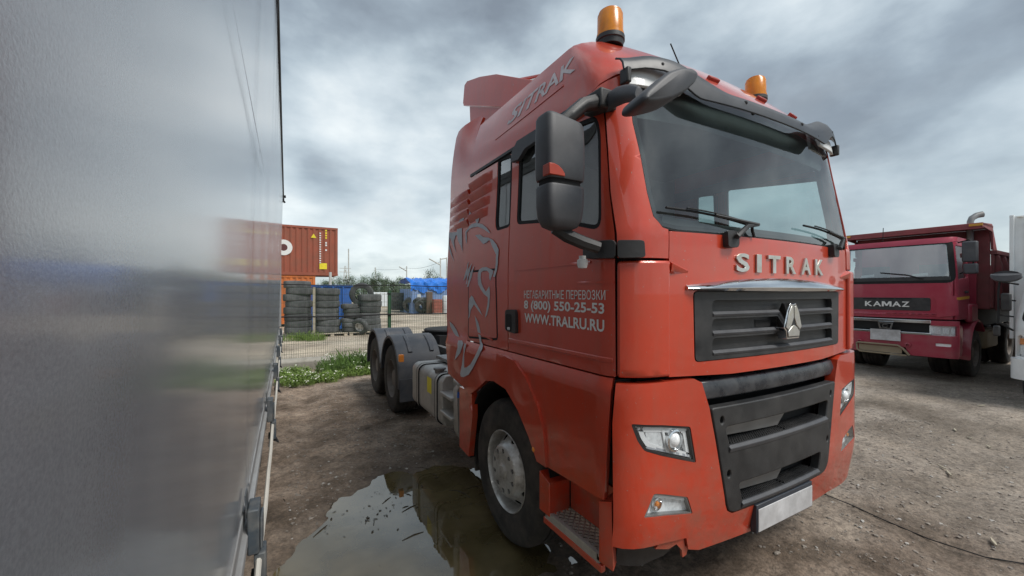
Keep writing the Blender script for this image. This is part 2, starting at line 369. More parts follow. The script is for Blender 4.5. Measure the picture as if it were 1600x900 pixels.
me.update(calc_edges=True); me.shade_smooth()
SD = pond_sd(GX, GY)+fbm(GX, GY, 1.6, 4, 51)*.5
wet = np.clip(1-SD/.95, 0, 1); wet = wet**1.2
# damp lane between the two trucks, where rain gathers
lane = np.exp(-((GX-.9)/.9)**4)*np.clip((8.5-GY)/3, 0, 1)*np.clip(GY-.0, 0, 1)
wet = np.maximum(wet, np.clip(lane*(.18+fbm(GX, GY, 1.1, 4, 61)*1.5), 0, .7))
at = me.attributes.new('wet', 'FLOAT', 'POINT'); at.data.foreach_set('value', wet.reshape(-1).astype(np.float32))
yard = np.clip((GY-11.6+fbm(GX, GY, .6, 3, 71)*1.6)/1.2, 0, 1)
at = me.attributes.new('yard', 'FLOAT', 'POINT'); at.data.foreach_set('value', yard.reshape(-1).astype(np.float32))
dry = np.clip((GX-2.6+fbm(GX, GY, .5, 4, 81)*3)/2.2, 0, 1)
at = me.attributes.new('dry', 'FLOAT', 'POINT'); at.data.foreach_set('value', dry.reshape(-1).astype(np.float32))
def ground_mat():
    m = bpy.data.materials.new('dirt'); m.use_nodes = True; nt = m.node_tree; N = nt.nodes; L = nt.links; b = N['Principled BSDF']
    tc = N.new('ShaderNodeTexCoord'); vec = tc.outputs['Object']
    def noise(sc, d=6, r=.62):
        n = N.new('ShaderNodeTexNoise'); n.inputs['Scale'].default_value = sc; n.inputs['Detail'].default_value = d; n.inputs['Roughness'].default_value = r; L.new(vec, n.inputs['Vector']); return n.outputs['Fac']
    def ramp(f, st):
        r = N.new('ShaderNodeValToRGB'); e = r.color_ramp.elements
        e[0].position, e[0].color = st[0][0], (*st[0][1], 1); e[1].position, e[1].color = st[-1][0], (*st[-1][1], 1)
        for p, c in st[1:-1]: k = e.new(p); k.color = (*c, 1)
        L.new(f, r.inputs[0]); return r.outputs[0]
    def mix(f, a, bb, blend='MIX'):
        n = N.new('ShaderNodeMix'); n.data_type = 'RGBA'; n.blend_type = blend
        if isinstance(f, (int, float)): n.inputs['Factor'].default_value = f
        else: L.new(f, n.inputs['Factor'])
        L.new(a, n.inputs['A'])
        if isinstance(bb, tuple): n.inputs['B'].default_value = (*bb, 1)
        else: L.new(bb, n.inputs['B'])
        return n.outputs['Result']
    def attr(nm): a = N.new('ShaderNodeAttribute'); a.attribute_name = nm; return a.outputs['Fac']
    def mul(a, k):
        n = N.new('ShaderNodeMath'); n.operation = 'MULTIPLY'; L.new(a, n.inputs[0])
        if isinstance(k, (int, float)): n.inputs[1].default_value = k
        else: L.new(k, n.inputs[1])
        return n.outputs[0]
    mudc = ramp(noise(2.2), [(.3, (.16, .12, .088)), (.5, (.28, .215, .165)), (.72, (.38, .31, .25))])
    dryc = ramp(noise(.9), [(.3, (.18, .15, .12)), (.5, (.27, .23, .19)), (.7, (.36, .315, .27))])
    sand = ramp(noise(.35), [(.3, (.34, .285, .22)), (.5, (.44, .38, .30)), (.7, (.52, .46, .375))])
    c = mix(attr('dry'), mudc, dryc); c = mix(attr('yard'), c, sand)
    fine = ramp(noise(38, 6, .75), [(.34, (.45, .45, .45)), (.52, (1, 1, 1)), (.70, (1.45, 1.42, 1.38))]); c = mix(.85, c, fine, 'MULTIPLY')
    grit = ramp(noise(130, 3, .7), [(.62, (0, 0, 0)), (.72, (1, 1, 1))]); c = mix(mul(grit, .35), c, (.40, .36, .31))
    big = ramp(noise(.55, 5, .6), [(.36, (.62, .60, .58)), (.5, (1, 1, 1)), (.66, (1.30, 1.28, 1.25))]); c = mix(1.0, c, big, 'MULTIPLY')
    clod = ramp(noise(14, 4, .6), [(.36, (.55, .54, .53)), (.48, (1, 1, 1)), (.66, (1.22, 1.2, 1.18))]); c = mix(.6, c, clod, 'MULTIPLY')
    blot = ramp(noise(5.5, 6, .7), [(.52, (0, 0, 0)), (.68, (1, 1, 1))]); c = mix(mul(blot, .45), c, (.085, .066, .05))
    c = mix(mul(attr('wet'), .58), c, (.050, .038, .024))
    L.new(c, b.inputs['Base Color'])
    mr = N.new('ShaderNodeMapRange'); L.new(attr('wet'), mr.inputs[0]); mr.inputs[3].default_value = .95; mr.inputs[4].default_value = .38; L.new(mr.outputs[0], b.inputs['Roughness'])
    b.inputs['Specular IOR Level'].default_value = .35
    bp = N.new('ShaderNodeBump'); bp.inputs['Strength'].default_value = 1.0; bp.inputs['Distance'].default_value = .02
    ad = N.new('ShaderNodeMath'); ad.operation = 'ADD'; L.new(noise(28, 8, .75), ad.inputs[0]); L.new(mul(noise(110, 4, .7), .4), ad.inputs[1]); L.new(ad.outputs[0], bp.inputs['Height']); L.new(bp.outputs[0], b.inputs['Normal'])
    return m
me.materials.append(ground_mat())
ground = bpy.data.objects.new('ground', me); COL.objects.link(ground); tagged(ground, kind='structure')
# puddle: one flat sheet of muddy water lying in the hollow; the shoreline is where the ground rises through it
def water_mat():
    m = bpy.data.materials.new('muddy_water'); m.use_nodes = True; nt = m.node_tree; N = nt.nodes; L = nt.links; N.clear()
    out = N.new('ShaderNodeOutputMaterial'); d = N.new('ShaderNodeBsdfDiffuse'); g = N.new('ShaderNodeBsdfGlossy'); g.inputs['Roughness'].default_value = .012
    tc = N.new('ShaderNodeTexCoord'); n = N.new('ShaderNodeTexNoise'); n.inputs['Scale'].default_value = 3; n.inputs['Detail'].default_value = 5; L.new(tc.outputs['Object'], n.inputs[0])
    r = N.new('ShaderNodeValToRGB'); r.color_ramp.elements[0].position = .3; r.color_ramp.elements[0].color = (.075, .058, .026, 1); r.color_ramp.elements[1].position = .7; r.color_ramp.elements[1].color = (.15, .118, .058, 1); L.new(n.outputs['Fac'], r.inputs[0]); L.new(r.outputs[0], d.inputs[0])
    n2 = N.new('ShaderNodeTexNoise'); n2.inputs['Scale'].default_value = 7; n2.inputs['Detail'].default_value = 2; L.new(tc.outputs['Object'], n2.inputs[0])
    bp = N.new('ShaderNodeBump'); bp.inputs['Strength'].default_value = .05; bp.inputs['Distance'].default_value = .01; L.new(n2.outputs['Fac'], bp.inputs['Height']); L.new(bp.outputs[0], g.inputs['Normal'])
    fr = N.new('ShaderNodeFresnel'); fr.inputs[0].default_value = 2.5
    mx = N.new('ShaderNodeMixShader'); L.new(fr.outputs[0], mx.inputs[0]); L.new(d.outputs[0], mx.inputs[1]); L.new(g.outputs[0], mx.inputs[2]); L.new(mx.outputs[0], out.inputs[0])
    return m
pm = MB(); PO = offp(POND, -.16); PA = sum(PO[i][0]*PO[(i+1) % len(PO)][1]-PO[(i+1) % len(PO)][0]*PO[i][1] for i in range(len(PO))); PO = PO if PA > 0 else PO[::-1]; pm.add([(x, y, WATER_Z) for x, y in PO], [tuple(range(len(PO)))])
tagged(obj('puddle', pm, water_mat(), flat=True, keep=True), kind='structure')
# loose stones
def blob(mb, x, y, z, r, rn, flat=.6):
    a = rn.uniform(0, 6.28); sx, sy, sz = r*rn.uniform(.7, 1.3), r*rn.uniform(.6, 1.1), r*flat*rn.uniform(.6, 1.2)
    v = [(1,0,0),(0,1,0),(-1,0,0),(0,-1,0),(.5,.5,.75),(-.5,.5,.7),(-.5,-.5,.8),(.5,-.5,.7),(0,0,-.6)]
    v = [(p[0]*sx*rn.uniform(.8, 1.2), p[1]*sy*rn.uniform(.8, 1.2), p[2]*sz) for p in v]; ca, sa = math.cos(a), math.sin(a)
    mb.add([(x+p[0]*ca-p[1]*sa, y+p[0]*sa+p[1]*ca, z+p[2]) for p in v], [(0,1,4),(1,2,5),(2,3,6),(3,0,7),(4,1,5),(5,2,6),(6,3,7),(7,0,4),(4,5,6,7),(1,0,8),(2,1,8),(3,2,8),(0,3,8)])
rn = random.Random(3)
mat('pebble', (.24, .21, .18), .85, 0, .35, 9); mat('pebble2', (.40, .38, .35), .85, 0, .25, 9)
for nm, mt, cnt, rmin, rmax in (('loose_gravel', 'pebble', 10000, .004, .020), ('pale_gravel', 'pebble2', 1100, .005, .020)):
    mb = MB(); P_ = []
    while len(P_) < cnt:
        if rn.random() < .55: x, y = rn.uniform(.0, 2.2), rn.uniform(1.5, 10)
        elif rn.random() < .6: x, y = rn.uniform(3.0, 8), rn.uniform(-.3, 2.8)
        else: x, y = rn.uniform(3.0, 13), rn.uniform(-.5, 4.5)
        P_.append((x, y))
    A = np.array(P_); zz = ground_z(A[:, 0], A[:, 1]); sd = pond_sd(A[:, 0], A[:, 1])
    for (x, y), z, s_ in zip(P_, zz, sd):
        if z < WATER_Z+.003: continue
        blob(mb, x, y, z+.002, rmin+(rmax-rmin)*rn.random()**3.2, rn)
    tagged(obj(nm, mb, mt, flat=True), kind='stuff')
# floating leaves, chips and twigs in the puddle
mat('debris', (.035, .027, .018), .7, 0, .4, 20)
mb = MB()
for i in range(80):
    t = rn.random()
    if t < .6: x, y = .62+rn.gauss(0, .22), 3.55+rn.gauss(0, .16); x += (y-3.5)*.5
    elif t < .85: x, y = rn.gauss(1.05, .28), rn.gauss(3.85, .12)
    else: x, y = rn.uniform(.2, 1.3), rn.uniform(2.3, 3.8)
    l = .004+.018*rn.random()**2.5; w = l*rn.uniform(.2, .6); a = rn.uniform(0, 6.28); ca, sa = math.cos(a), math.sin(a)
    pts = [(-l, -w*.3), (-l*.3, -w), (l*.5, -w*.8), (l, 0), (l*.3, w), (-l*.6, w*.7)]
    mb.add([(x+p[0]*ca-p[1]*sa, y+p[0]*sa+p[1]*ca, WATER_Z+.003+rn.uniform(0, .003)) for p in pts], [(0, 1, 2, 3, 4, 5)])
for i in range(16):
    x, y = rn.gauss(.95, .5), rn.gauss(3.75, .4); a = rn.uniform(0, 3.14); l = rn.uniform(.02, .09)
    z = max(WATER_Z, float(ground_z(np.array([x]), np.array([y]))[0]))+.0005
    mb.tube([(x-l*math.cos(a), y-l*math.sin(a), z), (x+.1*l, y+.15*l, z+.004), (x+l*math.cos(a), y+l*math.sin(a), z)], .0035, 5)
tagged(obj('floating_debris', mb, 'debris', flat=True), kind='stuff')
# ============================================================ RED TRACTOR TRUCK
TRUCK = thing('tractor_truck', 'red high-roof tractor truck with orange beacons and silver beast decal', 'truck', (2.65, 4.5, 0))
TO = (0, 4.5, 0)                       # truck parts are modelled at x from the centre line, y from the camera's wall line
def tp(name, mb, m, parent=None, bevel=0.0, **k):
    mb.v = [(p[0], p[1]-4.5, p[2]) for p in mb.v]
    return obj(name, mb, m, parent or TRUCK, bevel, **k)
YF = 1.335
def P0(a, z):
    t = abs(a); sg = -1 if a < 0 else 1
    if t <= 1.02: x = t; y = 0
    elif t < 1.30:
        th = (t-1.02)/.28*PI/2; x = 1.02+.22*math.sin(th); y = .14*(1-math.cos(th))
    else: x = 1.24; y = .14+t-1.30
    y += YF+.0638*x*x
    w = 1-ease((y-1.45)/1.15); rk = .17*max(0, z-2.15)
    if z > 3.0: rk += .36*((z-3.0)/.5)**1.4
    y += rk*w; ins = .035*ease((z-1.9)/1.0)
    if z > 2.88: ins += .16*((z-2.88)/.64)**2
    x -= ins*x/1.24
    return sg*x, y, z
def PS(a, z, off=0.0):
    off += .03*ease((1.435-z)/.04)*ease((abs(a)-1.0)/.2)
    p = P0(a, z)
    if abs(off) < 1e-9: return p
    e = 1e-3; p1, p2, q1, q2 = P0(a-e, z), P0(a+e, z), P0(a, z-e), P0(a, z+e)
    n = (Vector(p2)-Vector(p1)).cross(Vector(q2)-Vector(q1)).normalized()
    return tuple(Vector(p)+n*off)
A = lambda y: -(y-.273)              # side position y -> surface coordinate
ROOFZ = 3.37
mir = lambda l: [(-a, b) for a, b in l][::-1]
DOORWIN = [(-2.2,2.90),(-2.203,2.335),(-1.8,2.290),(-1.496,2.222),(-1.345,2.180),(-1.304,2.215),(-1.252,2.70),(-1.27,2.80)]
DOORWIN = rounded(DOORWIN, .05, 3)
QWIN = rounded([(-2.535,2.90),(-2.31,2.875),(-2.30,2.335),(-2.52,2.332),(-2.545,2.40)], .04, 3)
DOOR = [(-2.296,1.432),(-2.300,2.868),(-2.171,2.895),(-1.32,2.868),(-1.222,2.83),(-1.232,2.364),(-1.218,2.035),(-1.212,1.432)]
APIL = [(-1.204,2.025),(-1.224,2.363),(-1.212,2.84),(-1.30,2.885),(-1.30,2.93),(-1.085,3.02),(-1.093,2.738),(-1.075,2.564),(-1.062,2.359),(-1.045,2.235),(-1.00,2.180),(-.965,2.172),(-.965,2.025)]
CORN = [(-1.204,1.432),(-1.204,2.008),(-.965,2.014),(-.965,1.432)]
SLEEP = [(-3.06,1.432),(-3.06,2.885),(-2.31,2.875),(-2.306,1.432)]
for sg in (0, 1):
    mm = bool(sg)
    d = tp('door', MB().patch(PS, DOOR, [DOORWIN], 0.0, .03, .05, mirror=mm), 'red', bevel=.006)
    tp('window_seal', MB().patch(PS, offp(DOORWIN, -.004), [offp(DOORWIN, .024)], -.002, .02, .05, mirror=mm), 'deepblack', d)
    tp('window_pane', MB().patch(PS, offp(DOORWIN, .018), [], -.012, 0, .07, mirror=mm), 'glassdark' if not mm else 'glass', d)
    sp = tp('sleeper_panel', MB().patch(PS, SLEEP, [QWIN], 0.0, .03, .05, mirror=mm), 'red', bevel=.005)
    tp('quarter_window', MB().patch(PS, offp(QWIN, .016), [], -.012, 0, .07, mirror=mm), 'glassdark', sp)
    tp('window_seal', MB().patch(PS, offp(QWIN, -.004), [offp(QWIN, .022)], -.003, .02, .05, mirror=mm), 'deepblack', sp)
    tp('corner_pillar', MB().patch(PS, APIL, [], 0.004, .04, .03, mirror=mm), 'red', bevel=.008)
    cp = tp('corner_panel', MB().patch(PS, CORN, [], 0.022, .05, .03, mirror=mm), 'red', bevel=.016, seg=3)
    # vane ridge that runs from the corner panel onto the front
    v = MB(); s_ = -1 if not mm else 1; rings = []
    for t in (0, .25, .5, .75, 1):
        a = -.962+.13*t; hh = .042*(1-t)+.004; dd = .026*(1-t)+.002; zc = 2.005-.035*t
        rings.append([PS(s_*-a if mm else a, zc+.010*(1-t), 0), PS(s_*-a if mm else a, zc-.006, dd), PS(s_*-a if mm else a, zc-hh, dd*.7), PS(s_*-a if mm else a, zc-hh-.012, 0)])
    v.loft(rings, True, True); tp('vane_ridge', v, 'red', cp, .003)
    # door furniture
    if not mm:
        for (a0, a1, z0, z1, h) in ((-2.209, -1.39, 2.017, 2.022, .006), (-1.50, -1.222, 1.914, 1.912, .008)):
            m_ = MB(); m_.patch(PS, [(a0, z0-.011), (a0, z0), (a1, z1), (a1, z1-.014)], [], h, h, .06); tp('door_crease', m_, 'red', d, .004)
        m_ = MB(); m_.patch(PS, [(-2.285, 1.50), (-2.285, 1.525), (-1.225, 1.525), (-1.225, 1.50)], [], .007, .007, .06); tp('door_crease', m_, 'red', d, .005)
        hd = tp('door_handle', MB().patch(PS, rounded([(-2.31,1.58),(-2.31,1.73),(-2.16,1.735),(-2.15,1.565)], .03), [], .022, .03, .04, back=True), 'blackplast', d, .010)
        tp('handle_recess', MB().patch(PS, rounded([(-2.295,1.585),(-2.295,1.70),(-2.215,1.70),(-2.215,1.58)], .02), [], .024, .004, .04), 'deepblack', hd)
        tp('keyhole', MB().patch(PS, rounded([(-2.265,1.588),(-2.265,1.608),(-2.225,1.608),(-2.225,1.588)], .008), [], .028, .006, .02), 'chrome', hd)
        # lettering on the door
        for txt, a0, a1, z0, z1 in (('НЕГАБАРИТНЫЕ ПЕРЕВОЗКИ', -2.072, -1.272, 1.815, 1.868), ('8 (800) 550-25-53', -2.072, -1.280, 1.728, 1.802), ('WWW.TRALRU.RU', -2.066, -1.280, 1.652, 1.716)):
            tv, tf = fit_text(txt, a1-a0, z1-z0, bold=.005 if txt[0] == 'Н' else .026)
            tp('lettering', MB().add([PS(a0+p[0], z0+p[1]*(1-.04*p[0]), .0025) for p in tv], tf), 'white_print', d, flat=True)
        # wind deflector above the door window
        g = MB(); g.patch(PS, [(-2.26,2.79),(-2.25,2.86),(-2.17,2.915),(-1.30,2.905),(-1.26,2.86),(-1.50,2.85),(-2.05,2.83),(-2.15,2.78)], [], .035, .03, .06); tp('wind_deflector', g, 'greyplast', d, .008)
        # drip rail
        tp('drip_rail', MB().patch(PS, [(-3.06,2.888),(-3.06,2.91),(-1.30,2.912),(-1.30,2.893)], [], .008, .014, .08), 'blackplast', sp, .003)
        # stowage hatch
        hp = offp([(-3.02,1.47),(-3.02,2.03),(-2.51,2.025),(-2.48,1.505)], 0); o_ = rounded(hp, .02)
        tp('locker_hatch', MB().patch(PS, o_, [], .003, .006, .06), 'red', sp, .003)
        tp('hatch_gap', MB().patch(PS, offp(o_, -.006), [offp(o_, .001)], .0008, .001, .06), 'deepblack', sp, flat=True)
        tp('hatch_ridge', MB().patch(PS, [(-2.96,1.525),(-2.96,1.537),(-2.55,1.492),(-2.55,1.48)], [], .009, .008, .06), 'red', sp, .003)
        # stamped ribs on the sleeper wall
        for k, (zt, a1) in enumerate(((2.80, -2.62), (2.705, -2.63), (2.61, -2.66), (2.52, -2.69))):
            r_ = MB(); rr = []
            for t in range(9):
                a = -3.045+(a1+3.045)*t/8; dr = .045*(t/8); h = .032*min(1, (8-t)/1.4); zc = zt+dr*.3-.10*(1-t/8)*.0
                rr.append([PS(a, zc+.030, .0), PS(a, zc+.016, h), PS(a, zc-.008, h*.85), PS(a, zc-.05, .0)])
            r_.loft(rr, True, True); tp('stamped_rib', r_, 'red', sp, .003)
# lower side: wheel arch, step well
ARCH = [(-2.972,.43),(-2.916,.837),(-2.80,1.048),(-2.62,1.155),(-2.44,1.185),(-2.256,1.165),(-2.085,1.06),(-1.946,.925),(-1.846,.80)]
FEND = [(-3.06,.98),(-3.06,1.424),(-1.225,1.424),(-1.262,.815),(-1.82,.795)]+ARCH[::-1][1:-2]+[(-2.93,.98)]
FLIP = ARCH[4:]+[(-1.745,.80),(-1.777,1.012),(-1.841,1.141),(-1.986,1.298),(-2.14,1.385),(-2.30,1.40),(-2.40,1.40)]
for sg in (0, 1):
    mm = bool(sg); s_ = 1 if mm else -1
    f = tp('fender_panel', MB().patch(PS, FEND, [], 0, .04, .05, mirror=mm), 'red', bevel=.010)
    tp('arch_flare', MB().patch(PS, FLIP, [], .016, .10, .05, mirror=mm), 'red', f, .010)
    tp('rear_arch_flap', MB().patch(PS, [(-3.20,.44),(-3.20,.99),(-2.92,.99),(-2.905,.80),(-2.99,.42)], [], -.012, .05, .06, mirror=mm, back=True), 'red', f, .006)
    # inner arch liner
    l = MB(); rings = []
    for k in range(15):
        t = PI*(-.06+1.12*k/14); y, z = 2.66+.64*math.cos(t), .52+.66*math.sin(t); rings.append([(s_*1.235, y, z), (s_*.70, y, z), (s_*.70, y, z+.02), (s_*1.235, y, z+.02)])
    l.loft(rings, True, True); l.box(min(s_*.70, s_*.68), max(s_*.70, s_*.68), 2.0, 3.3, .5, 1.3); tp('arch_liner', l, 'deepblack')
    st = MB(); st.patch(PS, [(-1.73,.52),(-1.73,.80),(-1.27,.80),(-1.27,.52)], [], -.16, .02, .06, mirror=mm); sw = tp('step_well', st, 'red', bevel=.006)
    st = MB(); st.patch(PS, [(-1.845,.50),(-1.845,.74),(-1.735,.70),(-1.735,.50)], [], -.002, .155, .06, mirror=mm, back=True); tp('step_cheek', st, 'red', sw, .004)
    st = MB(); st.patch(PS, [(-1.285,.50),(-1.285,.80),(-1.225,.82),(-1.218,.48)], [], .006, .16, .06, mirror=mm); tp('step_bracket', st, 'red', sw, .012)
    # lattice tread
    x0, x1 = (-1.262, -1.09) if not mm else (1.09, 1.262)
    y0, y1, zt = 1.575, 2.06, .518
    tr = MB(); tr.box(x0, x1, y0, y0+.014, zt-.03, zt); tr.box(x0, x1, y1-.014, y1, zt-.03, zt); tr.box(x0, x0+.018, y0, y1, zt-.045, zt+.002); tr.box(x1-.014, x1, y0, y1, zt-.03, zt)
    def bar(p, q):
        d = Vector((q[0]-p[0], q[1]-p[1], 0)); n = Vector((-d.y, d.x, 0)).normalized()*.0035
        tr.loft([[(p[0]+n.x, p[1]+n.y, zt-.012), (p[0]-n.x, p[1]-n.y, zt-.012), (p[0]-n.x, p[1]-n.y, zt-.001), (p[0]+n.x, p[1]+n.y, zt-.001)], [(q[0]+n.x, q[1]+n.y, zt-.012), (q[0]-n.x, q[1]-n.y, zt-.012), (q[0]-n.x, q[1]-n.y, zt-.001), (q[0]+n.x, q[1]+n.y, zt-.001)]])
    w_ = x1-x0
    for k in range(-4, 14):
        ya = y0+k*.045
        for dr in (1, -1):
            p, q = ((x0, ya), (x1, ya+w_)) if dr > 0 else ((x1, ya), (x0, ya+w_))
            if q[1] > y1:
                t = (y1-p[1])/(q[1]-p[1])
                if t <= .05: continue
                q = (p[0]+(q[0]-p[0])*t, y1)
            if p[1] < y0:
                t = (y0-p[1])/(q[1]-p[1])
                if t >= .95: continue
                p = (p[0]+(q[0]-p[0])*t, y0)
            bar(p, q)
    tp('step_tread', tr, 'tank', sw, flat=True)
    e_ = MB(); e_.box(x0-.002, x0+.03, y0-.02, y1+.02, zt-.085, zt-.046); tp('step_edge', e_, 'red', sw, .006)
    al = MB(); al.lathe([(0, .028), (.014, .026), (.022, .018), (.026, .004), (.026, -.01)], 16, TR(s_*1.262, 2.16, .86) @ RY(s_*PI/2)); tp('side_marker_lamp', al, 'amberlamp')
# front panel with the grille opening
GR = rounded([(-.785,1.488),(-.795,1.862),(.795,1.862),(.785,1.488)], .03, 3)
HOOD = [(-.957,1.425),(-.957,2.165),(-.5,2.168),(.5,2.168),(.957,2.165),(.957,1.425),(.5,1.405),(-.5,1.405)]
hood = tp('front_panel', MB().patch(PS, HOOD, [GR], 0, .04, .05), 'red', bevel=.008)
GI = [[(-.66,z0),(-.66,z1),(.66,z1),(.66,z0)] for z0, z1 in ((1.735,1.812),(1.632,1.712),(1.526,1.608))]
GI = [rounded(g, .03, 3) for g in GI]
grille = tp('grille', MB().patch(PS, offp(GR, .004), GI, .004, .035, .05), 'blackplast', bevel=.006)
for g in GI: tp('grille_recess', MB().patch(PS, offp(g, -.012), [], -.030, 0, .08), 'blackplast', grille)
for k, g in enumerate(GI):
    z0 = min(p[1] for p in g); r_ = MB(); rr = []
    for t in range(21):
        a = -.655+1.31*t/20; rr.append([PS(a, z0-.012, .006), PS(a, z0+.002, .012), PS(a, z0+.016, -.004), PS(a, z0+.012, -.03), PS(a, z0-.014, -.02)])
    r_.loft(rr); tp('grille_slat', r_, 'greyplast', grille, .002)
for a0, a1 in ((-.25,-.10),(.10,.19)): tp('grille_slot', MB().patch(PS, [(a0,1.652),(a0,1.692),(a1,1.692),(a1,1.652)], [], -.027, 0, .05), 'deepblack', grille, flat=True)
ch = MB(); rr = []
for t in range(33):
    a = -.845+1.69*t/32; q = 1-(a/.845)**2; zt = 1.892+.048*q; zb = 1.864-.006*q; e_ = .35+.65*min(1, q*5)
    rr.append([PS(a, zb, .0), PS(a, zb+.002, .036*e_), PS(a, zb+.3*(zt-zb), .052*e_), PS(a, zb+.62*(zt-zb), .040*e_), PS(a, zt, .0)])
ch.loft(rr); tp('chrome_trim', ch, 'chrome', grille, .002)
# emblem: a three-piece shield on the grille
EM = [(-.030,1.79),(0,1.782),(.030,1.79),(.062,1.745),(.092,1.665),(.100,1.645),(.075,1.625),(.068,1.578),(-.068,1.578),(-.075,1.625),(-.100,1.645),(-.092,1.665),(-.062,1.745)]
em = tp('emblem', MB().patch(PS, EM, [], .052, .05, .05), 'chrome', grille, .004)
tp('emblem_groove', MB().patch(PS, offp(EM, .009), [], .0535, .003, .05), 'blackplast', em, flat=True)
for poly in ([(-.026,1.776),(-.006,1.771),(-.004,1.705),(-.030,1.658),(-.062,1.633),(-.086,1.648),(-.055,1.735)], [(.026,1.776),(.006,1.771),(.004,1.705),(.030,1.658),(.062,1.633),(.086,1.648),(.055,1.735)], [(-.060,1.592),(.060,1.592),(.064,1.620),(.030,1.648),(0,1.660),(-.030,1.648),(-.064,1.620)]):
    tp('emblem_facet', MB().patch(PS, poly, [], .058, .008, .05), 'badge', em, .003)
# maker's letters on the front
x = -.475
for chx, w in (('S', .115), ('I', .045), ('T', .125), ('R', .115), ('A', .125), ('K', .120)):
    tv, tf = fit_text(chx, w, .105, extrude=.5, bold=.03)
    tp('badge_letter', MB().add([PS(x+p[0], 1.968+p[1], .006+.010*p[2]) for p in tv], tf), 'badge', hood, .0015)
    x += w+.066
# bumper
HL = rounded([(-1.150,1.215),(-.826,1.16),(-.785,.965),(-1.017,1.038),(-1.097,1.078),(-1.125,1.13)], .012, 2)
FG = rounded([(-1.055,.86),(-.845,.80),(-.808,.705),(-1.10,.75)], .010, 2)
BU = [(-1.207,1.405),(-.80,1.405),(-.745,1.38),(-.69,1.24),(-.645,1.06),(-.565,.70),(-.545,.66),(-.50,.635),(.50,.635),(.545,.66),(.565,.70),(.645,1.06),(.69,1.24),(.745,1.38),(.80,1.405),(1.207,1.405),(1.22,1.21),(1.22,.60),(1.19,.46),(1.0,.42),(.7,.445),(-.72,.475),(-.80,.50),(-.83,.575),(-1.215,.60),(-1.22,1.21)]
PB = lambda a, z, off=0.0: (lambda p: (p[0], p[1]+.05*ease((.75-z)/.4), p[2]))(PS(a, z, off+.012))
bump = tp('bumper', MB().patch(PB, BU, [HL, FG, mir(HL), mir(FG)], 0, .06, .04), 'red', bevel=.014, seg=3)
for mm in (False, True):
    sg_ = 1 if mm else -1
    h = tp('headlight', MB().patch(PB, offp(HL, -.004), [], -.036, 0, .05, mirror=mm), 'lampgrey')
    tp('headlight_rim', MB().patch(PB, offp(HL, .001), [offp(HL, .012)], -.004, .05, .04, mirror=mm), 'blackplast', h)
    tp('chrome_bezel', MB().patch(PB, offp(HL, .020), [offp(HL, .040)], -.018, .035, .04, mirror=mm), 'reflector', h)
    tp('reflector_bowl', MB().patch(PB, [(-1.085,1.165),(-1.005,1.148),(-.985,1.065),(-1.075,1.10)], [], -.020, .015, .02, mirror=mm), 'lensbulb', h, .010)
    tp('light_guide', MB().patch(PB, [(-1.085,1.082),(-.98,1.045),(-.805,.99),(-.808,1.004),(-.985,1.060),(-1.075,1.095)], [], -.018, .02, .04, mirror=mm), 'silver_print', h)
    c_ = PB(sg_*.925, 1.10, -.022); pj = MB()
    pj.lathe([(.052, -.02), (.056, .018), (.048, .022), (.044, .004)], 24, TR(*c_) @ RX(PI/2)); tp('projector_ring', pj, 'chrome', h)
    pj = MB(); pj.lathe([(.043, .0), (.036, .018), (.02, .029), (0, .032)], 20, TR(*c_) @ RX(PI/2)); tp('projector_lens', pj, 'lensbulb', h)
    tp('bezel_bar', MB().patch(PB, [(-1.10,1.195),(-.835,1.15),(-.838,1.135),(-1.09,1.178)], [], -.016, .02, .04, mirror=mm), 'reflector', h)
    tp('bezel_bar', MB().patch(PB, [(-1.0,1.165),(-.985,1.162),(-.962,1.055),(-.978,1.058)], [], -.016, .02, .04, mirror=mm), 'reflector', h)
    tp('position_lamp', MB().patch(PB, [(-.868,1.15),(-.838,1.145),(-.812,1.03),(-.845,1.04)], [], -.026, .012, .03, mirror=mm), 'reflector', h, .006)
    tp('lens_cover', MB().patch(PB, offp(HL, .011), [], -.006, 0, .05, mirror=mm), 'lens', h)
    fg = tp('fog_lamp', MB().patch(PB, offp(FG, -.004), [], -.030, 0, .05, mirror=mm), 'reflector')
    tp('fog_lamp_rim', MB().patch(PB, offp(FG, .001), [offp(FG, .008)], -.004, .04, .04, mirror=mm), 'steel', fg)
    c_ = PB(sg_*1.025, .79, -.03); pj = MB(); pj.lathe([(.03, .0), (.032, .012), (.026, .014), (.022, 0)], 20, TR(*c_) @ RX(PI/2)); tp('bulb_ring', pj, 'chrome', fg)
    pj = MB(); pj.lathe([(.014, 0), (.012, .012), (0, .018)], 14, TR(*c_) @ RX(PI/2)); tp('turn_bulb', pj, 'amberlamp', fg)
    tp('bezel_bar', MB().patch(PB, [(-1.045,.845),(-.855,.79),(-.852,.778),(-1.04,.832)], [], -.014, .016, .04, mirror=mm), 'reflector', fg)
    tp('fog_reflector', MB().patch(PB, [(-.975,.815),(-.865,.785),(-.835,.715),(-.965,.735)], [], -.03, .012, .03, mirror=mm), 'lensbulb', fg, .008)
    tp('lens_cover', MB().patch(PB, offp(FG, .007), [], -.005, 0, .05, mirror=mm), 'lens', fg)
# dark cross beam behind the notch
cb = MB(); rr = []
for t in range(15):
    a = -.735+1.47*t/14; rr.append([PB(a, 1.385, -.10), PB(a, 1.375, -.035), PB(a, 1.325, -.018), PB(a, 1.275, -.030), PB(a, 1.268, -.10)])
cb.loft(rr); cbo = tp('cross_beam', cb, 'darkgloss', bevel=.008)
cb = MB(); cb.box(-1.05, 1.05, 1.52, 1.56, .50, 2.0); tp('front_bulkhead', cb, 'deepblack')
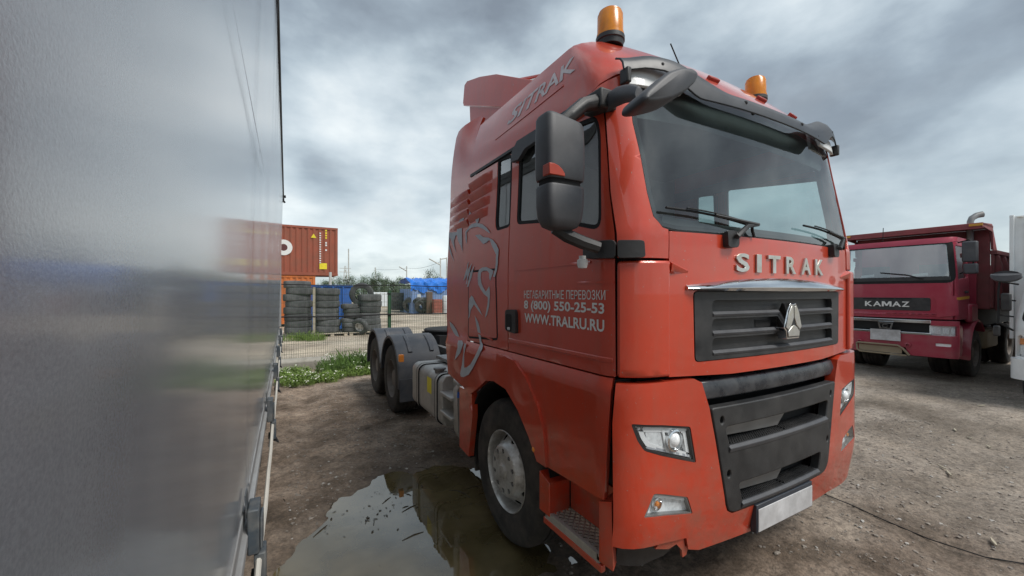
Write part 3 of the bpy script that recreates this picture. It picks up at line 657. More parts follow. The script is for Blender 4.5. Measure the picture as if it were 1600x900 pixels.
# black centre panel with two foot slots
CPN = rounded([(-.682,1.238),(.682,1.238),(.640,1.06),(.560,.70),(.535,.655),(.49,.64),(-.49,.64),(-.535,.655),(-.560,.70),(-.640,1.06)], .02, 2)
SL1 = rounded([(-.575,1.125),(.555,1.125),(.52,1.000),(-.53,1.000)], .03, 3); SL2 = rounded([(-.465,.80),(.44,.80),(.41,.672),(-.42,.672)], .03, 3)
HO = [(sx*x_+.018*math.cos(k*PI/4), z_+.024*math.sin(k*PI/4)) for sx, x_, z_ in () for k in range(8)]
holes = [[(sx*x_+.015*math.cos(k*PI/4), z_+.022*math.sin(k*PI/4)) for k in range(8)] for sx in (-1, 1) for x_, z_ in ((.60,1.165),(.545,.865))]
cpn = tp('centre_panel', MB().patch(PB, CPN, [SL1, SL2]+holes, .006, .05, .045), 'blackplast', bevel=.008)
tp('slot_backing', MB().patch(PB, [(-.62,.62),(-.66,1.22),(.66,1.22),(.62,.62)], [], -.10, 0, .1), 'deepblack', cpn)
for g, hz in ((SL1, .010), (SL2, .010)):
    z0 = min(p[1] for p in g); aa = min(p[0] for p in g)+.02; ab = max(p[0] for p in g)-.02; r_ = MB(); rr = []
    for t in range(21):
        a = aa+(ab-aa)*t/20; rr.append([PB(a, z0-.018, .010), PB(a, z0+.006, .018), PB(a, z0+.020, .002), PB(a, z0+.016, -.02), PB(a, z0-.02, -.02)])
    r_.loft(rr); tp('foot_ledge', r_, 'greyplast', cpn, .003)
    for q0, q1 in ((aa+.03, (aa+ab)/2-.01), ((aa+ab)/2+.01, ab-.03)):
        tr = MB(); n_ = 26; rows = 5
        tr.add([PB(a, z0+.021, o) for a in (q0, q1) for o in (-.095, -.002)], [(0, 1, 3, 2)])
        for i in range(n_):
            for j in range(rows):
                a = q0+(q1-q0)*(i+.5)/n_; o = -.09+.085*(j+.5)/rows; s2 = (q1-q0)/n_*.28
                b0 = [PB(a-s2, z0+.021, o-.005), PB(a+s2, z0+.021, o-.005), PB(a+s2, z0+.021, o+.005), PB(a-s2, z0+.021, o+.005)]
                b1 = [(p[0], p[1], p[2]+.007) for p in b0]; tr.loft([b0, b1])
        tp('foot_tread', tr, 'blackplast', cpn, flat=True)
    m_ = MB(); m_.patch(PB, [(aa+.02,z0+.05),(aa+.02,z0+.115),(aa+(ab-aa)*.62,z0+.115),(aa+(ab-aa)*.52,z0+.03)], [], -.055, .01, .06); tp('slot_plate', m_, 'steel', cpn, .004)
# licence plate, blank as blurred in the picture
pl = MB(); pl.box(-.30, .30, 1.316, 1.322, .485, .615); plo = tp('licence_plate', pl, 'plate', bevel=.003)
pl = MB(); pl.box(-.31, .31, 1.3225, 1.36, .476, .638); tp('plate_holder', pl, 'plateblue', plo, .004)
# broken lip and underside below the bumper's corner
ul = MB(); ul.patch(PB, [(-1.19,.47),(-1.19,.60),(-.84,.58),(-.82,.50),(-.90,.455),(-1.05,.44)], [], -.06, .2, .05, back=True); tp('bumper_underside', ul, 'blackplast')
ul = MB(); ul.patch(PB, [(-1.02,.555),(-1.0,.585),(-.84,.575),(-.815,.515),(-.79,.505),(-.795,.46),(-.82,.452),(-.835,.50),(-.88,.545),(-.93,.53)], [], -.012, .015, .03, back=True); tp('torn_lip', ul, 'red', bump, .003)
# dark liners added behind the panel gaps to block light leaking through
for mm in (False, True):
    g = MB(); g.patch(PS, [(-1.30,1.45),(-1.29,2.86),(-1.19,2.86),(-1.17,1.45)], [], -.045, 0, .05, mirror=mm); tp('gap_liner', g, 'deepblack')
    g = MB(); g.patch(PS, [(-3.05,2.86),(-3.05,2.96),(-1.25,2.98),(-1.20,2.86)], [], -.045, 0, .06, mirror=mm); tp('gap_liner', g, 'deepblack')
# windscreen
WS = [(-1.087,3.03),(-1.087,2.738),(-1.069,2.564),(-1.056,2.359),(-1.038,2.24),(-.995,2.190),(-.90,2.178),(.90,2.178),(.995,2.190),(1.038,2.24),(1.056,2.359),(1.069,2.564),(1.087,2.738),(1.087,3.03)]
ws = tp('windscreen', MB().patch(PS, WS, [], -.004, 0, .07), 'glass')
tp('black_border', MB().patch(PS, offp(WS, -.003), [offp(WS, .022)], -.007, .01, .06), 'deepblack', ws)
tp('cowl', MB().patch(PS, [(-1.0,2.180),(-.98,2.245),(-.5,2.225),(.5,2.225),(.98,2.245),(1.0,2.180)], [], -.010, .01, .05), 'blackplast', ws)
tp('sun_blind', MB().patch(PS, [(-1.085,3.04),(-1.085,2.80),(-.6,2.82),(-.2,2.80),(.98,2.80),(1.06,2.84),(1.085,2.90),(1.085,3.04)], [], -.05, .01, .07, back=True), 'interior', ws)
# roof: raised shell above the glass
RF = [(-3.06,2.915),(-3.06,ROOFZ),(3.06,ROOFZ),(3.06,2.915),(1.31,2.915),(1.29,2.94),(1.09,3.035),(-1.09,3.035),(-1.29,2.94),(-1.31,2.915)]
rf = MB(); rf.patch(PS, RF, [], .002, .03, .06)
ring = []
for k in range(121): ring.append(P0(-3.06+6.12*k/120, ROOFZ))
inner = [];
def crown(p, t): cx, cy = 0, 2.75; return (p[0]*(1-t), p[1]+(cy-p[1])*t, ROOFZ+.07*(1-(1-t)**2.2))
rings = [[crown(p, t) for p in ring] for t in (0, .06, .13, .22, .35, .5, .7, .98)]
rf.loft(rings, False, False)
roof = tp('roof', rf, 'red', bevel=0, ang=55)
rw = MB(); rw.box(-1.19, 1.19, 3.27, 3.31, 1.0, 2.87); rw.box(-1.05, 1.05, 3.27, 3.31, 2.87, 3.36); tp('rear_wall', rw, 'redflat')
fl = MB(); fl.box(-1.2, 1.2, 1.56, 3.27, 1.36, 1.40); tp('cab_floor', fl, 'interior')
# faded lettering on the roof side
tv, tf = fit_text('SITRAK', 1.05, .115, shear=.35, bold=.02)
g2 = MB().add([PS(-2.42+p[0]*1.05, 3.12+p[1]*1.0+.03*p[0], .0045) for p in tv], tf); tp('faded_lettering', g2, 'worn_print', roof, flat=True)
tp('roof_crease', MB().patch(PS, [(-2.6,3.07),(-2.6,3.09),(-1.55,3.115),(-1.55,3.10)], [], .006, .004, .06), 'red', roof, .002)
for a0 in (-.80, -.28, .30, .82):
    m_ = MB(); m_.patch(PS, [(a0-.05,3.20),(a0-.05,3.225),(a0+.05,3.225),(a0+.05,3.20)], [], .022, .024, .03); tp('roof_marker_lamp', m_, 'redflat', roof, .006)
# roof spoiler and side fairings
for mm in (False, True):
    s_ = 1 if mm else -1
    FA = [(-3.50,1.06),(-3.62,1.6),(-3.60,2.9),(-3.56,3.42),(-3.52,3.47),(-3.20,3.52),(-3.12,3.48),(-3.075,2.88),(-3.075,1.0)]
    PFR = lambda a, z, off=0.0: (lambda p, q, w: (p[0]*(1-w)+q[0]*w, p[1]*(1-w)+q[1]*w, z))(PS(a, z, off), PS(a, min(z, 2.88), off), .6*ease((abs(a)-3.075)/.4))
    fa_ = tp('side_fairing', MB().patch(PFR, FA, [], -.012, .03, .06, mirror=mm, back=True), 'red', bevel=.008)
    for zt in (2.77, 2.68, 2.59, 2.50):
        r_ = MB(); rr = []
        for t in range(9):
            a = -3.60+.50*t/8; h = .03*min(1, t/6); a_ = -a if mm else a
            rr.append([PS(a_, zt+.030, -.014), PS(a_, zt+.014, h-.012), PS(a_, zt-.008, h*.8-.012), PS(a_, zt-.05, -.014)])
        r_.loft(rr, True, True); tp('stamped_rib', r_, 'red', fa_, .003)
    v = MB(); poly = [(2.40,3.36),(2.80,3.58),(3.20,3.80),(3.55,3.94),(3.86,4.04),(3.93,4.03),(3.97,3.86),(3.95,3.82),(3.10,3.47),(2.75,3.34)]
    v.prism(poly, lambda y, z: (s_*1.02, y, z), lambda y, z: (s_*.97, y, z)); tp('spoiler_flap', v, 'red', bevel=.003)
    v = MB(); poly = [(2.90,3.30),(3.0,3.46),(3.5,3.68),(3.87,3.82),(3.82,3.30)]
    v.prism(poly, lambda y, z: (s_*.99, y, z), lambda y, z: (s_*.96, y, z)); tp('spoiler_side', v, 'red', bevel=.006)
v = MB(); rr = [[(x_, 2.3, 3.42), (x_, 2.9, 3.64), (x_, 3.55, 3.91), (x_, 3.93, 4.0), (x_, 3.93, 3.97), (x_, 3.5, 3.86), (x_, 2.9, 3.60)] for x_ in (-.97, -.5, 0, .5, .97)]
v.loft(rr); tp('roof_spoiler', v, 'red', bevel=.01)
# rotating beacons
for sx, bz in ((-.90, 3.395), (.78, 3.45)):
    b = MB(); M = TR(sx, 1.88 if sx < 0 else 1.95, bz); b.lathe([(.03, -.12), (.03, -.03), (.078, -.03), (.082, .0), (.088, .005), (.088, .03), (.080, .034)], 28, M); bo = tp('beacon_base', b, 'blackplast')
    b = MB(); b.lathe([(.084, .032), (.083, .05), (.079, .052), (.077, .168), (.071, .178), (.070, .186), (.058, .190), (.056, .197), (0, .20)], 28, M); tp('beacon_dome', b, 'amber', bo)
    b = MB(); b.lathe([(.03, .05), (.036, .09), (.03, .14), (0, .15)], 16, M); tp('beacon_reflector', b, 'reflector', bo)
b = MB(); b.tube([(-.50, 1.62, 3.10), (-.62, 1.66, 3.36)], .004, 6); tp('aerial', b, 'deepblack')
# outside sun visor: a dark bowed band
def vis_y(x): return 1.36+.16*(abs(x)/1.14)**2.4
def vis_top(x): q = abs(x); return 3.01+.115*ease((q-.40)/.45)-.035*ease((q-.93)/.2)
def vis_bot(x): q = abs(x); return 2.905+.115*ease((q-.66)/.26)-.02*ease((q-1.0)/.12)
vb = MB(); rr = []
for k in range(61):
    xx = -1.14+2.28*k/60; yy = vis_y(xx); tz, bz = vis_top(xx), vis_bot(xx); hh = tz-bz
    rr.append([(xx, yy+.065, tz), (xx, yy+.028, tz-.22*hh), (xx, yy+.008, tz-.55*hh), (xx, yy, bz), (xx, yy+.010, bz-.002), (xx, yy+.020, tz-.55*hh), (xx, yy+.040, tz-.24*hh), (xx, yy+.07, tz-.010)])
vb.loft(rr); vis = tp('sun_visor', vb, 'visor', bevel=.003, ang=50)
for xx, zz in ((-.92, 3.055), (-.32, 2.955), (-.24, 2.915), (.30, 2.955), (.92, 3.055), (.55, 2.93)):
    b = MB(); b.lathe([(0, .012), (.008, .010), (.013, .0), (.013, -.01)], 10, TR(xx, vis_y(xx)+.014, zz) @ RX(PI/2)); tp('visor_screw', b, 'deepblack', vis)
for xx in ():
    b = MB(); b.box(xx-.025, xx+.025, 1.41, 1.60, 2.945, 2.957); tp('visor_bracket', b, 'deepblack', vis)
for sx in (-1, 1):
    m_ = MB(); m_.patch(PS, [(sx*1.10,2.93),(sx*1.10,3.06),(sx*.80,3.06),(sx*.78,2.93)], [], .035, .02, .05, back=True); tp('marker_panel', m_, 'white', vis, .005)
    b = MB(); b.box(sx*1.12-.015, sx*1.12+.015, 1.50, 1.56, 2.93, 3.01); tp('visor_end_tab', b, 'blackplast', vis, .008)
# wipers
for x0, x1, zb in ((-.99, -.35, 2.165), (.22, .86, 2.165)):
    sw_ = MB(); cx = -.53 if x0 < 0 else .66
    bs = MB(); bs.patch(PS, rounded([(cx-.045,2.105),(cx-.045,2.185),(cx+.045,2.185),(cx+.045,2.115),(cx+.03,2.098),(cx-.03,2.098)], .02), [], .035, .04, .03); wo = tp('wiper_base', bs, 'blackplast', bevel=.012)
    pts = [PS(x0+(x1-x0)*t/10, 2.275-.052*t/10+.012*math.sin(t/10*PI), .030) for t in range(11)]
    sw_.tube(pts, .0065, 6); sw_.tube([tuple(Vector(p)+Vector((0, -.010, .009))) for p in pts[2:9]], .0045, 5); tp('wiper_blade', sw_, 'deepblack', wo)
    ar = MB(); ar.tube([PS(cx, 2.15, .05), PS(cx+(.1 if x0 < 0 else .08), 2.21, .055), PS(cx+(.20 if x0 < 0 else .12), 2.225, .055), PS((x0+x1)/2, 2.255, .048)], [.016, .013, .010, .007], 6); tp('wiper_arm', ar, 'blackplast', wo)
    ar = MB(); ar.tube([PS(x1-.015, 2.235, .04), PS(x1+.01, 2.20, .02), PS(x1+.03, 2.17, .012)], .008, 6); tp('washer_hose', ar, 'deepblack', wo)
# front kerb mirror above the windscreen
pd = MB(); pdo = rounded([(-1.422, 2.614), (-1.411, 2.647), (-1.364, 2.689), (-1.274, 2.765), (-1.194, 2.805), (-1.12, 2.82), (-1.081, 2.805), (-1.103, 2.76), (-1.178, 2.698), (-1.258, 2.652), (-1.342, 2.619), (-1.401, 2.603)], .02, 2)
pdi = offp(pdo, .016); pdi2 = offp(pdo, .005)
pd.loft([[(x, 1.125, z) for x, z in pdi], [(x, 1.132, z) for x, z in pdi2], [(x, 1.15, z) for x, z in pdo], [(x+.02, 1.25, z) for x, z in pdo], [(x+.02, 1.28, z) for x, z in pdi2]]); km = tp('kerb_mirror', pd, 'greyplast', bevel=.008, ang=70)
ar = MB(); arp = [(-1.185, 1.60, 2.845), (-1.21, 1.50, 2.83), (-1.255, 1.40, 2.79), (-1.30, 1.31, 2.745), (-1.33, 1.24, 2.70)]; arr = []
for p, h in zip(arp, (.05, .05, .044, .040, .036)): arr.append([(p[0]+.025*math.cos(k*PI/4)-.0, p[1]+.02*math.sin(k*PI/4)*.0, p[2]+h*math.sin(k*PI/4)) for k in range(8)])
ar.loft(arr); tp('mirror_arm', ar, 'greyplast', km, ang=60)
# main mirror on the near side (the far one is folded away out of sight)
for s_ in (-1,):
    mx = s_*1.505; mh = MB()
    def sec(z, w, d): return [(mx+w*math.copysign(abs(math.cos(k*PI/14))**.32, math.cos(k*PI/14)), 1.535+.04+d*math.copysign(abs(math.sin(k*PI/14))**.38, math.sin(k*PI/14)), z+.05*(w/.12)*math.copysign(abs(math.cos(k*PI/14))**.32, math.cos(k*PI/14))*-s_*(-.35) if z > 2.6 else z) for k in range(28)]
    mh.loft([sec(2.678, .085, .045), sec(2.672, .100, .060), sec(2.655, .107, .068), sec(2.55, .110, .072), sec(2.45, .110, .072), sec(2.392, .108, .070), sec(2.382, .104, .066)]); mo = tp('mirror_housing', mh, 'greyplast', ang=50)
    mh = MB(); mh.loft([sec(2.382, .095, .055), sec(2.355, .095, .055)]); tp('mirror_gap', mh, 'deepblack', mo)
    mh = MB(); mh.loft([sec(2.355, .102, .066), sec(2.345, .107, .070), sec(2.26, .106, .069), sec(2.20, .098, .064), sec(2.165, .080, .052), sec(2.150, .05, .03)]); tp('lower_mirror_housing', mh, 'greyplast', mo, ang=50)
    tl = MB(); pts = [(-.1115, 2.388), (-.1115, 2.440), (-.085, 2.440), (-.060, 2.433), (-.040, 2.420), (-.026, 2.402), (-.022, 2.388)]
    if s_ > 0: pts = [(-a, b) for a, b in pts]
    tl.prism(pts, lambda w, z: (mx+w, 1.4995, z), lambda w, z: (mx+w, 1.555, z)); tp('repeater_lamp', tl, 'redlens', mo, .003)
    a_ = MB(); a_.tube([(s_*1.52, 1.60, 2.165), (s_*1.46, 1.58, 2.13), (s_*1.38, 1.56, 2.10), (s_*1.30, 1.53, 2.075)], [.03, .034, .034, .03], 8); tp('lower_arm', a_, 'blackplast', mo)
    a_ = MB(); a_.patch(PS, rounded([(-1.395,2.03),(-1.40,2.115),(-1.21,2.11),(-1.208,2.02)], .02), [], .05, .06, .04, mirror=s_ > 0); a_.patch(PS, rounded([(-1.200,2.02),(-1.203,2.108),(-1.105,2.106),(-1.10,2.022)], .015), [], .05, .06, .04, mirror=s_ > 0); tp('arm_bracket', a_, 'blackplast', mo, .012)
    a_ = MB(); a_.tube([(s_*1.50, 1.62, 2.655), (s_*1.42, 1.60, 2.73), (s_*1.34, 1.60, 2.80), (s_*1.22, 1.62, 2.85)], [.03, .036, .038, .045], 8); a_.box(s_*1.20-.06, s_*1.20+.05, 1.56, 1.70, 2.80, 2.90); tp('upper_arm', a_, 'blackplast', mo, .01)
kn = MB(); kn.lathe([(0, -.045), (.022, -.042), (.028, -.02), (.027, .0), (.018, .004), (.018, .02)], 16, TR(-1.33, 1.62, 2.02)); tp('side_camera', kn, 'white')
# beast decal drawn in silver strokes on the sleeper wall and fairing
DECAL=[
[(-3.163,2.62),(-3.048,2.608),(-3.029,2.576),(-3.033,2.542),(-3.098,2.55),(-3.13,2.588)],
[(-2.931,2.522),(-2.842,2.513),(-2.841,2.476),(-2.864,2.45),(-2.894,2.454),(-2.928,2.49)],
[(-3.101,2.509),(-3.057,2.511),(-3.066,2.481),(-3.075,2.453)],
[(-3.164,2.414),(-3.109,2.436),(-3.0,2.458),(-2.894,2.454),(-2.776,2.424),(-2.691,2.385),(-2.607,2.328),(-2.646,2.336),(-2.744,2.378),(-2.86,2.416),(-2.981,2.424),(-3.091,2.42),(-3.137,2.401),(-3.122,2.347),(-3.128,2.296),(-3.156,2.351)],
[(-2.911,2.349),(-2.809,2.342),(-2.736,2.31),(-2.642,2.295),(-2.563,2.269),(-2.492,2.223),(-2.453,2.181),(-2.456,2.143),(-2.46,2.111),(-2.458,2.083),(-2.472,2.025),(-2.506,1.974),(-2.543,1.978),(-2.506,2.032),(-2.494,2.086),(-2.496,2.124),(-2.494,2.146),(-2.531,2.182),(-2.571,2.22),(-2.607,2.263),(-2.627,2.274),(-2.677,2.259),(-2.737,2.254),(-2.818,2.299)],
[(-3.221,2.604),(-3.207,2.555),(-3.244,2.508),(-3.253,2.436),(-3.234,2.36),(-3.227,2.3),(-3.21,2.232),(-3.27,2.298),(-3.34,2.352),(-3.375,2.411),(-3.412,2.409),(-3.444,2.364),(-3.428,2.314),(-3.371,2.233),(-3.446,2.302),(-3.5,2.35),(-3.569,2.414),(-3.579,2.344),(-3.408,2.147),(-3.594,2.303),(-3.619,2.406),(-3.617,2.464),(-3.379,2.439),(-3.384,2.474),(-3.345,2.53),(-3.278,2.574)],
[(-3.026,2.128),(-3.102,2.069),(-3.172,1.965),(-3.138,1.974),(-3.083,2.023),(-3.045,2.059)],
[(-2.955,2.11),(-3.037,2.059),(-3.112,1.928),(-3.08,1.934),(-3.018,2.002),(-2.982,2.062)],
[(-2.9,2.089),(-2.98,2.031),(-3.055,1.902),(-3.023,1.908),(-2.948,1.993),(-2.927,2.041)],
[(-2.823,2.018),(-2.796,2.047),(-2.742,2.061),(-2.661,2.06),(-2.583,2.041),(-2.533,2.025),(-2.544,2.001),(-2.586,1.946),(-2.605,1.969),(-2.607,2.009),(-2.646,2.03),(-2.713,2.034),(-2.76,2.021),(-2.765,1.98),(-2.75,1.933),(-2.709,1.892),(-2.663,1.863),(-2.604,1.905),(-2.592,1.874),(-2.592,1.823),(-2.604,1.75),(-2.643,1.675),(-2.683,1.65),(-2.656,1.708),(-2.63,1.777),(-2.63,1.817),(-2.696,1.84),(-2.764,1.881),(-2.813,1.923),(-2.824,1.971)],
[(-2.953,1.83),(-3.0,1.801),(-3.015,1.739),(-3.007,1.676),(-3.023,1.625),(-2.992,1.646),(-2.969,1.703),(-2.9,1.754),(-2.82,1.708),(-2.723,1.662),(-2.792,1.721),(-2.878,1.779),(-2.915,1.815)],
[(-2.886,1.662),(-2.862,1.604),(-2.838,1.552),(-2.814,1.508),(-2.791,1.465),(-2.762,1.423),(-2.764,1.373),(-2.843,1.297),(-2.909,1.241),(-2.994,1.201),(-3.074,1.184),(-3.074,1.237),(-3.047,1.31),(-3.003,1.397),(-3.077,1.416),(-3.074,1.369),(-3.11,1.273),(-3.129,1.207),(-3.175,1.114),(-3.157,1.089),(-3.065,1.102),(-2.942,1.148),(-2.859,1.216),(-2.795,1.278),(-2.734,1.338),(-2.673,1.403),(-2.717,1.428),(-2.753,1.456),(-2.76,1.507),(-2.783,1.557),(-2.814,1.607)],
[(-3.529,1.569),(-3.432,1.545),(-3.329,1.493),(-3.259,1.433),(-3.321,1.427),(-3.411,1.463),(-3.507,1.524)],
[(-3.246,1.41),(-3.171,1.417),(-3.096,1.401),(-3.175,1.3),(-3.313,1.216),(-3.273,1.294),(-3.233,1.35)],
]
for k, poly in enumerate(DECAL):
    poly = [(max(p[0], -3.60), p[1]) for p in poly]
    for less, lim, of in ((True, -3.078, -.0095), (False, -3.058, .0035)):
        q = clip_a(poly, lim, less)
        if len(q) < 3: continue
        fn = lambda a, z, off=0.0, of=of: PS(a, z, off+of)
        tp('decal_stroke', MB().patch(fn, q, [], 0.002, 0, .03), 'silver_print')
# interior seen through the glass
dm = MB(); rr = []
for t in range(13):
    xx = -1.08+2.16*t/12; hump = .05*math.exp(-((xx-.5)/.28)**2)
    rr.append([(xx, 1.50, 1.6), (xx, 1.50, 2.14), (xx, 1.66, 2.17+hump), (xx, 1.95, 2.15+hump*1.3), (xx, 2.05, 2.02), (xx, 2.05, 1.5)])
dm.loft(rr); dash = tp('dashboard', dm, 'interior', bevel=.01)
sw_ = MB(); M = TR(.52, 2.06, 2.21) @ RX(math.radians(38))
ring_ = [M @ Vector((.225*math.cos(k*PI/14), .225*math.sin(k*PI/14), 0)) for k in range(29)]
sw_.tube(ring_, .016, 8, False)
for a_ in (.2, PI-.2, -PI/2): sw_.tube([M @ Vector((0, 0, -.03)), M @ Vector((.22*math.cos(a_), .22*math.sin(a_), 0))], .014, 6)
sw_.tube([M @ Vector((0, 0, -.03)), M @ Vector((0, 0, -.35))], .04, 8); tp('steering_wheel', sw_, 'interior')
for sx in (-.55, .55):
    s = MB(); s.box(sx-.25, sx+.25, 2.35, 2.85, 1.55, 1.85); s.box(sx-.25, sx+.25, 2.80, 2.97, 1.80, 2.50); s.box(sx-.15, sx+.15, 2.82, 2.95, 2.52, 2.70); tp('cab_seat', s, 'interior', bevel=.05)
s = MB(); s.box(-1.1, 1.1, 3.0, 3.26, 1.42, 3.2); tp('sleeper_curtain', s, 'interior2', bevel=.02)
s = MB(); s.box(-.95, .95, 1.80, 3.2, 3.05, 3.10); tp('headliner', s, 'interior', bevel=.02)
# ------------------------------------------------------------ wheels (axis along local X, outer face towards -X)
def tyre_mb(R=.522, w=.30, rim=.286, n=56, grooves=True):
    prof = [(rim, .02), (rim+.004, .0), (rim+.03, -.012), (rim+.09, -.016), (R-.07, -.010), (R-.045, -.008), (R-.022, .006), (R-.006, .03), (R, .05)]
    if grooves:
        g = [.09, .145, w-.145, w-.09]
        for q in g: prof += [(R, q-.008), (R-.014, q-.006), (R-.014, q+.006), (R, q+.008)]
    prof += [(R, w-.05), (R-.006, w-.03), (R-.022, w-.006), (R-.07, w+.01), (rim+.09, w+.016), (rim+.01, w+.0), (rim, w-.02)]
    m = MB(); m.lathe(prof, n, RY(PI/2)); return m
def lugs(R, w, n=60):
    m = MB()
    for k in range(n):
        for (h0, h1) in ((.035, .085), (w-.085, w-.035)):
            t0 = 2*PI*k/n; t1 = t0+2*PI/n*.62; v = []
            for r in (R-.02, R+.008):
                for t in (t0, t1):
                    for h in (h0, h1): v.append((h, r*math.cos(t), r*math.sin(t)))
            m.add(v, [(4, 5, 7, 6), (0, 4, 6, 2), (1, 3, 7, 5), (0, 1, 5, 4), (2, 6, 7, 3)])
    return m
def circ(cx, cy, r, n=12, rx=None, rot=0): return [(cx+r*math.cos(2*PI*k/n)*math.cos(rot)-(rx or r)*math.sin(2*PI*k/n)*math.sin(rot), cy+r*math.cos(2*PI*k/n)*math.sin(rot)+(rx or r)*math.sin(2*PI*k/n)*math.cos(rot)) for k in range(n)]
def discfn(prof):
    def fn(a, b, off=0.0):
        r = math.hypot(a, b)
        for i in range(len(prof)-1):
            if prof[i][0] <= r <= prof[i+1][0]+1e-6:
                t = (r-prof[i][0])/(prof[i+1][0]-prof[i][0]+1e-9); return (prof[i][1]+t*(prof[i+1][1]-prof[i][1])-off, a, b)
        return (prof[-1][1]-off, a, b)
    return fn
def front_wheel(parent, loc, s=-1):
    w = bpy.data.objects.new('wheel', None); COL.objects.link(w); w.parent = parent; w.location = loc
    if s > 0: w.rotation_euler = (0, 0, PI)
    obj('tyre', tyre_mb(), 'rubber', w, ang=30)
    pf = [(0, -.035), (.045, -.035), (.052, -.022), (.125, -.022), (.175, -.020), (.188, -.010), (.196, .012), (.262, .085), (.272, .095)]
    holes = [circ(.230*math.cos(k*PI/5+.2), .230*math.sin(k*PI/5+.2), .020, 12, .030, k*PI/5+.2) for k in range(10)]
    bh = [circ(.145*math.cos(k*PI/5), .145*math.sin(k*PI/5), .0185, 10) for k in range(10)]
    d = MB(); d.patch(discfn(pf), circ(0, 0, .27, 48), holes+bh, 0, .008, .016); r_ = obj('rim', d, 'rimsilver', w, ang=35)
    l = MB(); l.lathe([(.262, .085), (.272, .098), (.276, .06), (.279, .02), (.284, .004), (.290, -.008), (.294, -.006), (.296, .01)], 56, RY(PI/2)); obj('rim_lip', l, 'rimsilver', r_, ang=50)
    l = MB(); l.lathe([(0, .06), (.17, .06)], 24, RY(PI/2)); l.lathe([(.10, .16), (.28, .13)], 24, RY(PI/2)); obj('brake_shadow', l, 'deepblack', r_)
    for k in range(10):
        b = MB(); cy, cz = .145*math.cos(k*PI/5), .145*math.sin(k*PI/5); b.lathe([(0, -.026), (.007, -.026), (.008, -.012), (.0125, -.010), (.0125, .03)], 6, TR(.002, cy, cz) @ RY(PI/2)); obj('wheel_nut', b, 'steel', r_)
    return w
def rear_wheel(parent, loc, s=-1):
    w = bpy.data.objects.new('wheel', None); COL.objects.link(w); w.parent = parent; w.location = loc
    if s > 0: w.rotation_euler = (0, 0, PI)
    obj('tyre', tyre_mb(), 'rubber', w, ang=30); o = obj('inner_tyre', tyre_mb(), 'rubber', w, ang=30); o.location = (.34, 0, 0)
    l = MB(); l.lathe([(.296, .01), (.294, -.004), (.288, -.006), (.280, .01), (.272, .05), (.262, .125), (.245, .150), (.16, .150), (.14, .140), (.128, .05), (.12, .035), (.05, .028), (0, .028)], 48, RY(PI/2)); r_ = obj('rim', l, 'rimdust', w, ang=40)
    for k in range(8):
        b = MB(); a_ = k*PI/4; b.lathe([(0, .1475), (.024, .1475)], 12, TR(0, .215*math.cos(a_), .215*math.sin(a_)) @ RY(PI/2)); obj('hand_hole', b, 'deepblack', r_)
    for k in range(10):
        b = MB(); a_ = k*PI/5; b.lathe([(0, .128), (.010, .128), (.012, .155)], 6, TR(0, .168*math.cos(a_), .168*math.sin(a_)) @ RY(PI/2)); obj('wheel_nut', b, 'steel', r_)
    return w
WR = .522
front_wheel(TRUCK, (-1.215, 2.66-4.5, WR)); front_wheel(TRUCK, (1.215, 2.66-4.5, WR), 1)
for yy in (6.42, 7.74):
    rear_wheel(TRUCK, (-1.215, yy-4.5, WR)); rear_wheel(TRUCK, (1.215, yy-4.5, WR), 1)
for i, o in enumerate([c for c in TRUCK.children if c.name.startswith('wheel') and 'arch' not in c.name]): o.rotation_euler.x = .3+i
# chassis
for sx in (-.42, .42):
    m_ = MB(); m_.box(sx-.04, sx+.04, 1.6, 8.5, .72, .98); tp('chassis_rail', m_, 'steel')
for yy in (2.66, 6.42, 7.74):
    m_ = MB(); m_.tube([(-.95, yy, .52), (-.3, yy, .50), (0, yy, .50), (.3, yy, .50), (.95, yy, .52)], [.07, .08, .2 if yy > 4 else .08, .08, .07], 10); tp('axle', m_, 'deepblack')
m_ = MB(); m_.lathe([(0, .02), (.25, .03), (.48, .02), (.50, 0), (.48, -.06), (0, -.06)], 32, TR(0, 7.0, 1.19)); fw = tp('fifth_wheel', m_, 'deepblack')
m_ = MB(); m_.box(-.40, .40, 6.5, 7.5, .98, 1.13); tp('coupling_frame', m_, 'deepblack')
m_ = MB(); m_.tube([(-.3, 3.5, 1.5), (-.35, 3.9, 1.25), (-.2, 4.6, 1.22), (-.3, 5.4, 1.16), (-.1, 6.2, 1.2)], .03, 8); m_.tube([(.1, 3.5, 1.4), (.0, 4.2, 1.18), (.2, 5.2, 1.2), (.1, 6.4, 1.18)], .03, 8); tp('air_hose', m_, 'deepblack')
m_ = MB(); m_.box(-.9, .9, 4.0, 5.2, .98, 1.02); tp('catwalk', m_, 'steel')
m_ = MB(); m_.box(-1.0, 1.0, 8.52, 8.6, .55, .75); tp('rear_cross_member', m_, 'deepblack')
